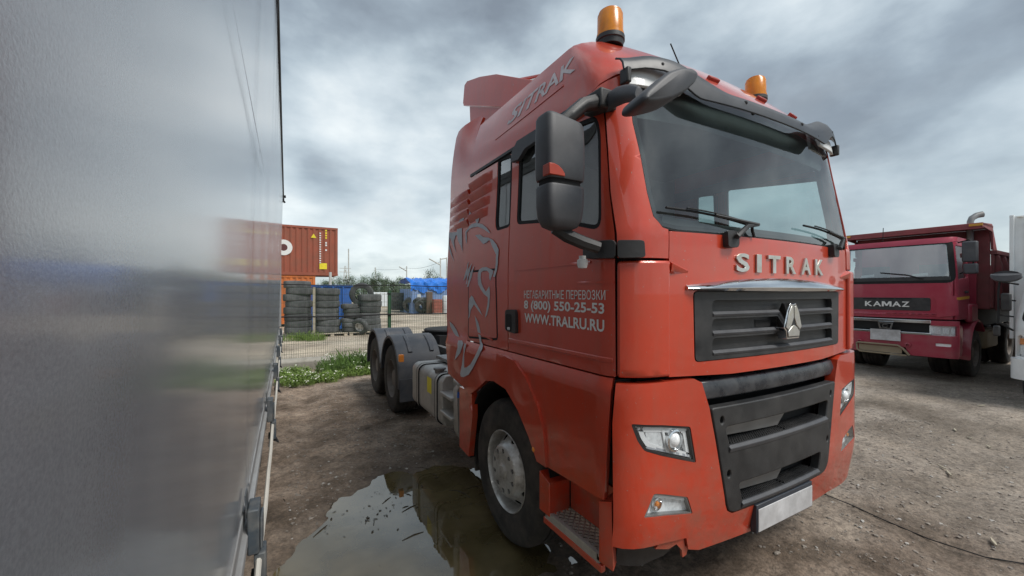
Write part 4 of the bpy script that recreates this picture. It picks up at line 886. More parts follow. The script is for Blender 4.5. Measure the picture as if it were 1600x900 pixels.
# rear mudguards
for s_ in (-1, 1):
    for yc in (6.42, 7.74):
        m_ = MB(); rr = []
        angs = [math.radians(a) for a in ((-8, 2, 12, 24, 36, 48, 60, 72, 84, 96, 108, 120, 132, 144, 156, 168, 178) if yc < 7 else (8, 18, 30, 42, 54, 66, 78, 90, 102, 114, 126, 138, 150, 162, 174, 186))]
        for a_ in angs:
            y_, z_ = yc-math.cos(a_)*.64, .56+math.sin(a_)*.64
            if a_ < .3: z_ = min(z_, .56+math.sin(a_)*.64); 
            yi, zi = yc-math.cos(a_)*.585, .56+math.sin(a_)*.585
            rr.append([(s_*.60, y_, z_), (s_*1.235, y_, z_), (s_*1.255, y_-(y_-yc)*.02, z_-(z_-.56)*.02), (s_*1.255, yi, zi), (s_*1.235, yi, zi), (s_*1.225, y_-(y_-yc)*.04, z_-(z_-.56)*.04), (s_*.60, y_-(y_-yc)*.04, z_-(z_-.56)*.04)])
        m_.loft(rr); g_ = tp('mudguard', m_, 'fenderplast', bevel=.006)
        for xo in (.72, 1.05):
            b = MB(); rr = []
            for a_ in [math.radians(a) for a in (40, 52, 64, 76)]:
                y_, z_ = yc-math.cos(a_)*.645, .56+math.sin(a_)*.645; rr.append([(s_*xo-.035, y_, z_), (s_*xo+.035, y_, z_), (s_*xo+.025, y_-.012*math.cos(a_), z_+.014), (s_*xo-.025, y_-.012*math.cos(a_), z_+.014)])
            b.loft(rr); tp('mudguard_boss', b, 'fenderplast', g_, .006)
    m_ = MB(); m_.box(s_*.93-.31, s_*.93+.31, 5.76, 5.79, .30, .62); tp('mud_flap', m_, 'fenderplast')
m_ = MB(); m_.box(-1.262, -1.20, 5.705, 5.765, .88, .98); m_.box(-1.268, -1.262, 5.71, 5.76, .89, .97); tp('side_marker_lamp', m_, 'amberlamp', bevel=.012)
# fuel tank with straps, cap, ladder steps
def rrect(x0, x1, z0, z1, r, n=5):
    o = []
    for cx, cz, a0 in ((x1-r, z1-r, 0), (x0+r, z1-r, PI/2), (x0+r, z0+r, PI), (x1-r, z0+r, 1.5*PI)):
        for k in range(n+1): a_ = a0+PI/2*k/n; o.append((cx+r*math.cos(a_), cz+r*math.sin(a_)))
    return o
for s_ in (-1, 1):
    def sect(y, g=0.0, r=.09): return [(s_*.865+(p[0]), y, p[1]) for p in rrect(-.345-g, .345+g, .42-g, .955+g, r)]
    t = MB(); t.loft([sect(5.26, -.03), sect(5.25, -.008), sect(5.22, 0), sect(4.12, 0), sect(4.10, -.01)]); tk = tp('fuel_tank', t, 'tank', ang=30)
    for yb in (4.96, 4.26):
        b = MB(); b.loft([sect(yb-.035, .0), sect(yb-.035, .010), sect(yb+.035, .010), sect(yb+.035, .0)], True, False); tp('tank_strap', b, 'tank', tk, .004)
        for dy in (-.038, .030):
            b = MB(); b.loft([sect(yb+dy, .0), sect(yb+dy, .012), sect(yb+dy+.008, .012), sect(yb+dy+.008, .0)], True, False); tp('strap_rubber', b, 'deepblack', tk)
    c_ = MB(); c_.lathe([(.055, 0), (.055, .03), (.07, .034), (.07, .055), (.06, .062), (0, .064)], 18, TR(s_*1.12, 4.42, .945)); tp('tank_cap', c_, 'steel', tk)
    c_ = MB(); c_.box(s_*1.02-.06, s_*1.02+.06, 3.75, 4.35, .955, .975); tp('tank_step_plate', c_, 'steel', tk)
    if s_ < 0:
        b = MB(); b.box(-1.2112, -1.2102, 4.44, 4.60, .70, .88); tp('yellow_sticker', b, 'yellow', tk, flat=True)
    for y0, y1 in ((4.09, 4.155), (3.67, 3.755)):
        ld = MB(); ld.loft([[(s_*.55, y, .43), (s_*1.17, y, .43), (s_*1.205, y, .50), (s_*1.215, y, .90), (s_*1.17, y, .965), (s_*.55, y, .965)] for y in (y0, y1)])
        lo = tp('step_frame', ld, 'tank', bevel=.012)
    for z_ in (.585, .78):
        b = MB(); b.box(min(s_*1.05, s_*1.235), max(s_*1.05, s_*1.235), 3.755, 4.09, z_, z_+.035); tp('step_rung', b, 'tank', lo, .008)
    b = MB(); b.box(min(s_*1.07, s_*1.09), max(s_*1.07, s_*1.09), 3.75, 4.10, .45, .94); tp('step_back', b, 'tank', lo)
    b = MB(); b.box(min(s_*.6, s_*1.19), max(s_*.6, s_*1.19), 3.60, 3.665, .46, .90); tp('battery_box_side', b, 'steel', lo, .01)
    b = MB(); b.tube([(s_*1.16, 3.60, .93), (s_*1.19, 3.63, .965), (s_*1.19, 3.72, .985), (s_*1.17, 3.80, .975)], .024, 8); tp('filler_pipe', b, 'tank', lo)
    b = MB(); b.tube([(s_*1.20, 3.615, .90), (s_*1.205, 3.615, .85)], .022, 8); tp('blue_valve', b, 'blueplastic', lo)
    b = MB(); b.tube([(s_*1.19, 3.60, .83), (s_*1.2, 3.60, .5), (s_*1.19, 3.64, .45)], .009, 6); tp('drain_pipe', b, 'steel', lo)
    b = MB(); b.box(min(s_*.75, s_*1.19), max(s_*.75, s_*1.19), 3.26, 3.285, .28, .60); tp('mud_flap', b, 'rubber')
# ============================================================ CURTAIN-SIDED TRAILER beside the camera
def vinyl():
    m = bpy.data.materials.new('vinyl'); m.use_nodes = True; nt = m.node_tree; N = nt.nodes; L = nt.links; b = N['Principled BSDF']
    tc = N.new('ShaderNodeTexCoord'); vec = tc.outputs['Object']
    def noise(sc, d, r, v=None): n = N.new('ShaderNodeTexNoise'); n.inputs['Scale'].default_value = sc; n.inputs['Detail'].default_value = d; n.inputs['Roughness'].default_value = r; L.new(v or vec, n.inputs['Vector']); return n.outputs['Fac']
    mp = N.new('ShaderNodeMapping'); mp.inputs['Scale'].default_value = (1, 1.5, .22); L.new(vec, mp.inputs[0])
    r = N.new('ShaderNodeValToRGB'); e = r.color_ramp.elements; e[0].position = .3; e[0].color = (.19, .20, .225, 1); e[1].position = .7; e[1].color = (.28, .295, .315, 1); L.new(noise(1.6, 6, .6, mp.outputs[0]), r.inputs[0])
    r2 = N.new('ShaderNodeValToRGB'); e = r2.color_ramp.elements; e[0].position = .34; e[0].color = (.86, .86, .86, 1); e[1].position = .66; e[1].color = (1.06, 1.06, 1.06, 1); L.new(noise(420, 3, .6), r2.inputs[0])
    mx = N.new('ShaderNodeMix'); mx.data_type = 'RGBA'; mx.blend_type = 'MULTIPLY'; mx.inputs['Factor'].default_value = 1; L.new(r.outputs[0], mx.inputs['A']); L.new(r2.outputs[0], mx.inputs['B'])
    L.new(mx.outputs['Result'], b.inputs['Base Color'])
    b.inputs['Roughness'].default_value = .24; b.inputs['Specular IOR Level'].default_value = 1.0; b.inputs['IOR'].default_value = 1.6; b.inputs['Coat Weight'].default_value = .55; b.inputs['Coat Roughness'].default_value = .10; b.inputs['Coat IOR'].default_value = 1.6
    sp = N.new('ShaderNodeValToRGB'); sp.color_ramp.elements[0].position = .70; sp.color_ramp.elements[1].position = .74; L.new(noise(55, 2, .5), sp.inputs[0])
    m3 = N.new('ShaderNodeMix'); m3.data_type = 'RGBA'; q = N.new('ShaderNodeMath'); q.operation = 'MULTIPLY'; L.new(sp.outputs[0], q.inputs[0]); q.inputs[1].default_value = .12; L.new(q.outputs[0], m3.inputs['Factor']); L.new(mx.outputs['Result'], m3.inputs['A']); m3.inputs['B'].default_value = (.12, .115, .11, 1); L.new(m3.outputs['Result'], b.inputs['Base Color'])
    bp = N.new('ShaderNodeBump'); bp.inputs['Strength'].default_value = .08; bp.inputs['Distance'].default_value = .002; L.new(noise(500, 3, .6), bp.inputs['Height']); L.new(bp.outputs[0], b.inputs['Normal'])
    return m
mat('trailergrey', (.33, .34, .345), .5, .3, .12, 5, dirt=MUD, dirt_amt=.4, dscale=3)
mat('trailerblue', (.055, .07, .085), .55, .2, .25, 12, dirt=(.22, .21, .19), dirt_amt=.6, dscale=14)
mat('seam', (.20, .21, .23), .5)
mat('cord', (.52, .50, .45), .6)
TRL = thing('curtain_trailer', 'grey curtain-sided trailer close beside the camera at left', 'trailer', (-1.35, 3.3, 0))
def tl(name, mb, m, parent=None, bevel=0.0, **k):
    mb.v = [(p[0]+1.35, p[1]-3.3, p[2]) for p in mb.v]; return obj(name, mb, m, parent or TRL, bevel, **k)
def wallx(z): return -.112+.061*(z-1.2)/2.55
TZ0, TZ1, TY0, TY1 = 1.20, 3.75, -3.5, 9.0
ys = sorted(set([round(v_, 4) for v_ in list(np.arange(.05, 2, .03))+list(np.arange(2, 9.0, .10))+list(np.arange(-3.5, .05, .15))+[9.0]]))
zs = list(np.linspace(TZ0, TZ1, 41)); cv = MB(); vv = []
for y in ys:
    fade = min(1, max(0, y)/3)
    for z in zs:
        bul = .004*fade*math.sin(y*2*PI/2.4+.4)*math.sin((z-TZ0)/2.55*PI)+.0015*fade*math.sin(y*9+z*1.3)*math.sin((z-TZ0)/2.55*PI)
        bul += .0006*math.sin(z*55+y*4)*math.exp(-((z-1.95)/.12)**2)*fade
        vv.append((wallx(z)+bul, y, z))
nz = len(zs); cv.add(vv, [(i*nz+j, (i+1)*nz+j, (i+1)*nz+j+1, i*nz+j+1) for i in range(len(ys)-1) for j in range(nz-1)])
cur = tl('curtain', cv, vinyl(), ang=80)
for y in (1.62, 2.9, 4.25, 5.6, 6.95, 8.3):
    m_ = MB(); m_.add([(wallx(z)+.0065, y+dy, z) for z in (TZ0, 2.0, 3.0, TZ1) for dy in (-.0006 if y < 1 else -.012, .0006 if y < 1 else .012)], [(0, 1, 3, 2), (2, 3, 5, 4), (4, 5, 7, 6)]); tl('weld_seam', m_, 'seam' if y < 1 else vinyl(), cur, flat=True)
m_ = MB(); m_.add([(wallx(2.33)+.0075, .75+.0, 2.330), (wallx(2.33)+.0085, 1.3, 2.336), (wallx(2.34)+.0075, 2.2, 2.350), (wallx(2.33)+.0085, 1.3, 2.326)], [(0, 3, 2, 1)]); tl('crease', m_, 'seam', cur, flat=True)
m_ = MB(); m_.box(-2.6, -.125, TY0, TY1-.02, TZ0, TZ1-.02); tl('load_frame', m_, 'trailergrey')
m_ = MB(); m_.box(-2.62, wallx(TZ1)+.012, TY0, TY1+.01, TZ1, TZ1+.06); m_.box(wallx(TZ1)-.02, wallx(TZ1)+.012, TY0, TY1+.01, TZ1-.07, TZ1); tl('top_rail', m_, 'blackplast', bevel=.006)
m_ = MB(); m_.box(-.2, wallx(3)-.012, TY1-.03, TY1+.02, TZ0, TZ1); tl('rear_post', m_, 'trailergrey', bevel=.006)
m_ = MB(); m_.tube([(wallx(3.5)+.01, TY1, 3.75), (wallx(3.0)+.02, TY1+.01, 3.65), (wallx(3)+.05, TY1+.02, 3.61)], .02, 6); m_.tube([(wallx(3.5)+.012, TY1, 3.75), (wallx(3.0)+.03, TY1+.01, 3.70)], .04, 6); tl('strap_end', m_, 'deepblack')
m_ = MB(); m_.box(-.16, wallx(1.2)+.003, TY0, TY1, 1.155, 1.20); m_.box(-.16, wallx(1.2)+.016, TY0, TY1, 1.12, 1.153); br = tl('bottom_rail', m_, 'trailergrey', bevel=.004)
m_ = MB(); m_.box(-.30, wallx(1.2)-.002, TY0, TY1, .99, 1.118); tl('side_beam', m_, 'trailergrey')
# curtain buckles, their straps, hanging cord
k = 0; y = .05
while y < 8.9:
    w = .06; x0 = wallx(1.2)
    m_ = MB(); sgl = [(x0+.006, y, 1.26), (x0+.010, y, 1.20), (x0+.030, y, 1.13), (x0+.030, y, 1.0), (x0+.020, y, .94)]
    rr = [[(p[0], p[1]-w/2, p[2]), (p[0], p[1]+w/2, p[2]), (p[0]+.004, p[1]+w/2, p[2]), (p[0]+.004, p[1]-w/2, p[2])] for p in sgl]; m_.loft(rr); bo = tl('buckle_strap', m_, 'trailerblue', flat=True)
    m_ = MB(); m_.box(x0+.014, x0+.044, y-.045, y+.045, 1.09, 1.22); m_.box(x0+.0445, x0+.052, y-.036, y+.036, 1.10, 1.19); m_.box(x0+.030, x0+.060, y-.040, y+.030, .985, 1.088); tl('buckle', m_, 'trailerblue', bo, .006)
    m_ = MB(); m_.loft([[(x0+.02, y-.02, 1.01), (x0+.045, y-.02, 1.01), (x0+.045, y+.03, 1.01), (x0+.02, y+.03, 1.01)], [(x0+.02, y-.03, .99), (x0+.075, y-.01, .95), (x0+.075, y+.02, .95), (x0+.02, y+.03, .97)]]); tl('strap_tail', m_, 'deepblack', bo)
    yn = y+1.38
    m_ = MB(); m_.tube([(x0+.042, y+.03+(yn-y-.06)*t/8, 1.06-.03*math.sin(t/8*PI)+.012*math.sin(t*1.7+k)) for t in range(9)], .008, 6); tl('cord', m_, 'cord', bo)
    y = yn; k += 1
for yw in (5.0, 6.3, 7.6):
    w = rear_wheel(TRL, (-.24+1.35, yw-3.3, WR), 1); w = rear_wheel(TRL, (-2.5+1.35, yw-3.3, WR), -1)
for sx in (-1.0, -1.8):
    m_ = MB(); m_.box(sx-.05, sx+.05, TY0, TY1, .80, .98); tl('chassis_rail', m_, 'trailergrey')
for sx in (-.6, -2.1):
    m_ = MB(); m_.box(sx-.06, sx+.06, -.9, -.78, .06, 1.0); m_.box(sx-.15, sx+.15, -1.0, -.68, .0, .06); tl('landing_leg', m_, 'trailergrey')
# ============================================================ DUMP TRUCK (crimson) and WHITE BOX TRUCK, parked side by side
mat('crimson', (.36, .028, .060), .38, .05, .10, 3, coat=.4, dirt=(.20, .15, .13), dirt_amt=.45, dscale=3, dirtz=(.4, 2.2))
glass('glasspale', (.7, .8, .8), 1.6, .03, .28)
mat('bodyred', (.25, .062, .068), .65, 0, .2, 4, dirt=(.16, .12, .10), dirt_amt=.6, dscale=2.5)
mat('ochre', (.60, .32, .04), .5); mat('tan', (.30, .24, .16), .7, 0, .2, 6, dirt=MUD, dirt_amt=.5)
RZK = math.radians(-85.55); RZD = math.radians(-88.6)
KAM = thing('dump_truck', 'crimson dump truck with black front strip parked behind the red tractor', 'truck', (11.85, 3.82, 0), RZD)
def kp(name, mb, m, parent=None, bevel=0.0, **k): return obj(name, mb, m, parent or KAM, bevel, **k)
def K0(a, z):
    t = abs(a); sg = -1 if a < 0 else 1; W = 1.08; rx, ry = .15, .13; L0 = W-rx; Lc = .23
    if t <= L0: x = t; y = 0
    elif t < L0+Lc: th = (t-L0)/Lc*PI/2; x = L0+rx*math.sin(th); y = ry*(1-math.cos(th))
    else: x = W; y = ry+t-L0-Lc
    y += .05*x*x
    w = 1-ease((y-.1)/.9); y += .10*max(0, z-2.12)*w+(.5*max(0, z-2.92)**1.0)*w
    x -= (.05*ease((z-2.0)/1.0))*x/W
    return sg*x, y, z
def KS(a, z, off=0.0):
    p = K0(a, z)
    if abs(off) < 1e-9: return p
    e = 1e-3; n = (Vector(K0(a+e, z))-Vector(K0(a-e, z))).cross(Vector(K0(a, z+e))-Vector(K0(a, z-e))).normalized(); return tuple(Vector(p)+n*off)
pn = kp('front_panel', MB().patch(KS, [(-1.04,1.30),(-1.04,2.12),(1.04,2.12),(1.04,1.30)], [], 0, .04, .08), 'crimson', bevel=.012)
strip = rounded([(-.71,1.47),(-.71,1.75),(.71,1.75),(.71,1.47)], .04, 3)
st = kp('grille_strip', MB().patch(KS, strip, [], .012, .016, .08), 'blackplast', pn, .006)
for k in range(3): kp('strip_vent', MB().patch(KS, [(-.42+.29*k,1.715),(-.42+.29*k,1.738),(-.16+.29*k,1.738),(-.16+.29*k,1.715)], [], .016, .004, .1), 'deepblack', st, flat=True)
x = -.375
for chx, w in (('K', .135), ('A', .145), ('M', .165), ('A', .145), ('Z', .125)):
    if chx == 'M':
        kp('badge_letter', MB().patch(KS, [(x+w*a_, 1.55+.115*b_) for a_, b_ in ((0,0),(0,1),(.27,1),(.5,.42),(.73,1),(1,1),(1,0),(.80,0),(.80,.66),(.58,.12),(.42,.12),(.20,.66),(.20,0))], [], .024, .012, .05), 'white_print', st); x += w+.012; continue
    tv, tf = fit_text(chx, w, .115, extrude=.5, bold=.02); kp('badge_letter', MB().add([KS(x+p[0], 1.55+p[1], .018+.012*p[2]) for p in tv], tf), 'white_print', st); x += w+.012
kp('lower_lip', MB().patch(KS, [(-1.0,1.36),(-1.0,1.42),(1.0,1.42),(1.0,1.36)], [], .02, .02, .1), 'crimson', pn, .012)
for mm in (False, True):
    kp('corner_vane', MB().patch(KS, rounded([(.80,1.34),(.80,1.70),(.74,1.76),(1.06,1.80),(1.10,1.40)], .02), [], .035, .035, .05, mirror=mm), 'crimson', pn, .014)
    dw = rounded([(1.16,2.13),(1.12,2.84),(1.85,2.84),(1.85,2.18),(1.5,2.16)], .04, 3)
    d = kp('door', MB().patch(KS, [(1.06,1.30),(1.06,2.93),(1.95,2.93),(1.95,1.55),(1.75,1.30)], [dw], 0, .04, .07, mirror=mm), 'crimson', bevel=.008)
    kp('door_window', MB().patch(KS, offp(dw, -.005), [], -.02, 0, .1, mirror=mm), 'glassdark', d)
    kp('ochre_stripe', MB().patch(KS, [(1.08,1.70),(1.08,1.76),(1.94,1.79),(1.94,1.73)], [], .003, .003, .1, mirror=mm), 'ochre', d, flat=True)
    s_ = -1 if mm else 1
    b = MB(); b.box(s_*1.09-.02, s_*1.09+.02, .62, .80, 1.85, 1.90); kp('door_handle', b, 'blackplast', d, .01)
    # fender over the front wheel
    f = MB(); rr = []
    for a_ in range(-5, 150, 12):
        q = math.radians(a_); y, z = 1.38-.66*math.cos(q), .56+.70*math.sin(q)*1.05
        rr.append([(s_*.75, y, z), (s_*1.10, y, z), (s_*1.15, y, z-.05), (s_*1.13, y, z-.07), (s_*.75, y, z-.03)])
    f.loft(rr); kp('fender', f, 'crimson', bevel=.008)
    c = MB(); c.box(min(s_*1.02, s_*1.135), max(s_*1.02, s_*1.135), .86, 1.40, 1.22, 1.62); kp('step_guard', c, 'crimson', bevel=.05)
    # mirrors
    arm = MB(); arm.tube([(s_*1.05, .30, 2.90), (s_*1.22, .22, 2.93), (s_*1.28, .20, 2.85), (s_*1.28, .20, 2.35), (s_*1.08, .28, 2.25)], .014, 6); mo = kp('mirror_arm', arm, 'deepblack')
    c = MB(); c.box(s_*1.24-.11, s_*1.24+.11, .13, .24, 2.48, 2.90); kp('mirror_housing', c, 'greyplast', mo, .03)
    c = MB(); c.box(s_*1.25-.10, s_*1.25+.10, .13, .24, 2.24, 2.45); kp('lower_mirror_housing', c, 'greyplast', mo, .03)
wsp = [(-.98,2.165),(-.965,2.875),(.965,2.875),(.98,2.165)]
wk = kp('windscreen', MB().patch(KS, rounded(wsp, .05, 3), [], .004, 0, .12), 'glasspale')
kp('black_border', MB().patch(KS, offp(rounded(wsp, .05, 3), -.035), [offp(rounded(wsp, .05, 3), .012)], .002, .01, .08), 'deepblack', wk)
kp('cowl', MB().patch(KS, [(-1.0,2.12),(-1.0,2.20),(1.0,2.20),(1.0,2.12)], [], .008, .01, .1), 'blackplast', wk)
for a0, a1 in ((-.10, .62), (-.95, -.55)):
    w = MB(); w.tube([KS(a1-.02, 2.15, .03), KS((a0+a1)/2+.1, 2.24, .035), KS(a0, 2.31, .03)], .014, 6); kp('wiper', w, 'deepblack', wk)
for a0 in (.40, -.50):
    w = MB(); w.patch(KS, [(a0,2.215),(a0+.02,2.27),(a0+.26,2.29),(a0+.26,2.235)], [], -.06, .004, .1, back=True); kp('paper_on_dash', w, 'white', wk, flat=True)
ro = MB(); ro.patch(KS, [(-1.95,2.935),(-1.95,3.02),(1.95,3.02),(1.95,2.935),(1.1,2.925),(.97,2.90),(-.97,2.90),(-1.1,2.925)], [], .006, .04, .07)
rg = [K0(-1.95+3.9*k/60, 3.02) for k in range(61)]; ro.loft([[(p[0]*(1-t), p[1]+(1.0-p[1])*t, 3.02+.05*(1-(1-t)**2)) for p in rg] for t in (0, .1, .3, .6, .97)], False, False); kp('roof', ro, 'crimson', ang=50)
c = MB(); c.box(-1.03, 1.03, 1.78, 1.84, 1.2, 3.0); kp('cab_rear', c, 'crimson')
c = MB(); c.box(-1.0, 1.0, .12, 1.78, 1.28, 1.34); c.box(-.95, .95, .22, .45, 1.4, 2.14); c.box(-.75, -.30, .95, 1.25, 1.4, 2.5); c.box(.30, .75, .95, 1.25, 1.4, 2.5); kp('cab_interior', c, 'interior')
# bumper
KB = lambda a, z, off=0.0: (lambda p: (p[0]*1.035, p[1]-.03, p[2]))(KS(a, z, off))
khl = [(.68,.96),(.68,1.165),(1.075,1.165),(1.075,.96)]; kfg = rounded([(.76,.74),(.76,.80),(.98,.80),(.98,.74)], .02)
bl = [(-1.10,.50),(-1.12,1.27),(-.69,1.27),(-.69,1.02),(-.66,.96),(.66,.96),(.69,1.02),(.69,1.27),(1.12,1.27),(1.10,.50),(.35,.50),(.32,.66),(-.45,.66),(-.48,.50)]
kb = kp('bumper', MB().patch(KB, bl, [rounded(khl, .015), mir(rounded(khl, .015)), kfg, mir(kfg)], 0, .12, .07), 'crimson', bevel=.02)
for mm in (False, True):
    h = kp('headlight', MB().patch(KB, offp(rounded(khl, .015), -.004), [], -.05, 0, .08, mirror=mm), 'reflector')
    for a0, w_ in ((.72, .12), (.86, .10), (.98, .075)): kp('lamp_cell', MB().patch(KB, [(a0,.985),(a0,1.14),(a0+w_,1.14),(a0+w_,.985)], [], -.03, .015, .05, mirror=mm), 'lensbulb', h, .01)
    kp('lens_cover', MB().patch(KB, rounded(khl, .015), [], -.008, 0, .08, mirror=mm), 'lens', h)
    kp('fog_lamp', MB().patch(KB, kfg, [], -.02, 0, .08, mirror=mm), 'reflector')
    s_ = -1 if mm else 1
    c = MB(); poly = [(.10,.55),(.10,1.20),(.30,1.16),(.34,1.05),(.30,.95),(.33,.85),(.28,.75),(.31,.66),(.24,.56)]
    c.prism(poly, lambda y, z: (s_*1.115, y, z), lambda y, z: (s_*1.10, y, z)); kp('bumper_side', c, 'crimson', kb)
c = MB(); c.box(-.72, .72, .06, .12, .60, 1.28); kp('grille_void', c, 'deepblack')
for z0, z1 in ((1.205, 1.275), (.955, 1.005)):
    c = MB(); c.patch(KB, [(-.70,z0),(-.70,z1),(.70,z1),(.70,z0)], [], .006, .03, .1); kp('chrome_bar', c, 'chrome', bevel=.01)
c = MB(); c.patch(KB, [(-.10,1.05),(-.13,1.19),(.13,1.19),(.10,1.05)], [[(-.075,1.07),(-.095,1.165),(.095,1.165),(.075,1.07)]], .03, .03, .05); em2 = kp('emblem', c, 'chrome')
c = MB(); rr_ = [KB(.045*math.cos(q), 1.115+.035*math.sin(q), .03) for q in [math.radians(a) for a in range(30, 340, 20)]]; c.tube(rr_, .010, 5); kp('emblem_curl', c, 'chrome', em2)
c = MB(); c.box(-.26, .26, -.075, -.065, .79, 1.035); kp('licence_plate', c, 'plate')
for s_ in (-1, 1):
    c = MB(); c.lathe([(.05, 0), (.05, .03), (.03, .035)], 14, TR(s_*.42-.05, -.02, .72) @ RX(PI/2)); kp('tow_eye', c, 'crimson')
c = MB(); c.tube([(-.52, -.05, .68), (-.47, -.10, .70), (.22, -.10, .70), (.30, -.09, .64), (.40, -.06, .50)], .022, 8); c.tube([(-.52, -.05, .68), (-.50, -.08, .54), (-.45, -.10, .50), (.36, -.08, .49)], .018, 8); c.box(-.47, .28, -.07, -.05, .52, .66); kp('tow_bar', c, 'tan')
# wheels, chassis
for yy in (1.38, 4.6, 5.95):
    for s_ in (-1, 1):
        w = rear_wheel(KAM, (s_*1.09, yy, .53), s_)
for sx in (-.42, .42):
    c = MB(); c.box(sx-.05, sx+.05, .3, 6.8, .75, 1.05); kp('chassis_rail', c, 'tan')
c = MB(); c.box(.6, 1.1, 2.3, 3.4, .55, 1.0); kp('fuel_tank', c, 'tan', bevel=.06)
c = MB(); c.box(-.9, .9, 1.9, 6.8, 1.06, 1.47); kp('tipper_subframe', c, 'deepblack')  # solid and near-black, to darken the see-through space under the body
c = MB(); c.box(-1.0, -.5, 2.2, 3.9, .5, 1.05); kp('underbody_shade_box', c, 'deepblack')  # added black box, stands in for the shade beneath the truck
c = MB(); c.box(.45, .9, 3.42, 4.0, .45, 1.05); kp('underbody_shade_block', c, 'deepblack', bevel=.05)  # second added black box, hides bright ground so the underside looks shaded
# tipper body with cab canopy
b = MB(); b.box(-1.2, 1.2, 1.98, 2.04, 1.5, 3.298); tb = kp('tipper_front', b, 'bodyred')
for s_ in (-1, 1):
    b = MB(); b.box(min(s_*1.25, s_*1.21), max(s_*1.25, s_*1.21), 2.0, 6.9, 1.52, 2.72); kp('tipper_side', b, 'bodyred')
    b = MB(); b.box(s_*1.25-.05, s_*1.25+.05, 2.0, 6.92, 2.722, 2.82); kp('tipper_rail', b, 'bodyred', bevel=.012)
    for yy in (2.25, 2.85, 3.45, 4.05, 4.65, 5.25, 5.85, 6.45):
        b = MB(); b.loft([[(s_*1.252, yy-.10, z), (s_*(1.252+d), yy-.06, z), (s_*(1.252+d), yy+.06, z), (s_*1.252, yy+.10, z)] for z, d in ((1.45, .03), (1.6, .10), (2.5, .09), (2.715, .04))]); kp('tipper_rib', b, 'bodyred', bevel=.008)
    b = MB(); b.prism([(1.12,3.28),(1.12,3.36),(1.9,3.40),(2.35,2.83),(2.0,2.83),(1.95,3.22)], lambda y, z: (s_*1.25, y, z), lambda y, z: (s_*1.21, y, z)); kp('canopy_gusset', b, 'bodyred', bevel=.006)
    b = MB(); b.box(s_*1.15-.10, s_*1.15+.10, 1.098, 1.112, 3.30, 3.35); kp('canopy_stripe', b, 'ochre')
b = MB(); b.box(-1.25, 1.25, 1.12, 2.0, 3.30, 3.37); b.box(-1.25, 1.25, 1.12, 1.16, 3.24, 3.30); kp('canopy', b, 'bodyred', bevel=.01)
b = MB(); b.box(-1.2, 1.2, 2.04, 6.9, 1.48, 1.54); kp('tipper_floor', b, 'bodyred')
b = MB(); b.box(-1.2, 1.2, 6.86, 6.9, 1.54, 2.7); kp('tailgate', b, 'bodyred')
b = MB(); b.tube([(.92, 1.90, 1.4), (.92, 1.90, 3.35), (.92, 1.90, 3.50), (.94, 1.93, 3.58), (1.0, 2.0, 3.64), (1.08, 2.06, 3.66)], [.058, .058, .058, .062, .066, .07], 12, False); kp('exhaust_stack', b, 'steel')
b = MB(); b.tube([(-.35, .95, 3.05), (-.34, .96, 3.45)], .008, 5); kp('aerial', b, 'deepblack')
# ---- white truck
mat('cream', (.62, .60, .55), .5, 0, .04, 3)
WH = thing('box_truck', 'white box truck cut off by the picture edge, beside the dump truck', 'truck', (10.626, .798, 0), RZK)
def wp(name, mb, m, parent=None, bevel=0.0, **k): return obj(name, mb, m, parent or WH, bevel, **k)
def W0(a, z):
    t = abs(a); sg = -1 if a < 0 else 1; W = .98; r = .24; L0 = W-r; Lc = .38
    if t <= L0: x = t; y = 0
    elif t < L0+Lc: th = (t-L0)/Lc*PI/2; x = L0+r*math.sin(th); y = r*(1-math.cos(th))
    else: x = W; y = r+t-L0-Lc
    w = 1-ease((y)/1.2); y += (.30*max(0, z-1.25)+.25*max(0, z-2.05))*w; x -= .10*ease((z-1.2)/1.1)*x/W
    return sg*x, y, z
def WSF(a, z, off=0.0):
    e = 1e-3; n = (Vector(W0(a+e, z))-Vector(W0(a-e, z))).cross(Vector(W0(a, z+e))-Vector(W0(a, z-e))).normalized(); return tuple(Vector(W0(a, z))+n*off)
ws_ = rounded([(-.92,1.38),(-.86,2.10),(.86,2.10),(.92,1.38)], .08, 4)
whl = [(-1.02,.80),(-.99,1.12),(-.93,1.16),(-.70,.98),(-.68,.80)]
dwn = [rounded([(s*1.30,1.38),(s*1.30,2.05),(s*2.05,2.05),(s*2.05,1.38)], .06, 3) for s in (-1, 1)]
cabw = wp('cab', MB().patch(WSF, [(-2.4,.62),(-2.4,2.28),(2.4,2.28),(2.4,.62)], [ws_, whl, mir(whl)]+dwn, 0, .04, .07), 'white', bevel=.012)
for q in dwn: wp('door_window', MB().patch(WSF, q, [], -.02, 0, .1), 'glassdark', cabw)
wsc = wp('windscreen', MB().patch(WSF, ws_, [], -.012, 0, .1), 'glassdark')
wp('window_seal', MB().patch(WSF, offp(ws_, -.004), [offp(ws_, .03)], .003, .02, .06), 'deepblack', wsc)
rg = [W0(-2.4+4.8*k/60, 2.28) for k in range(61)]; rq = MB(); rq.loft([[(p[0]*(1-t), p[1]+(1.2-p[1])*t, 2.28+.06*(1-(1-t)**2)) for p in rg] for t in (0, .15, .4, .97)], False, False); wp('cab_roof', rq, 'white')
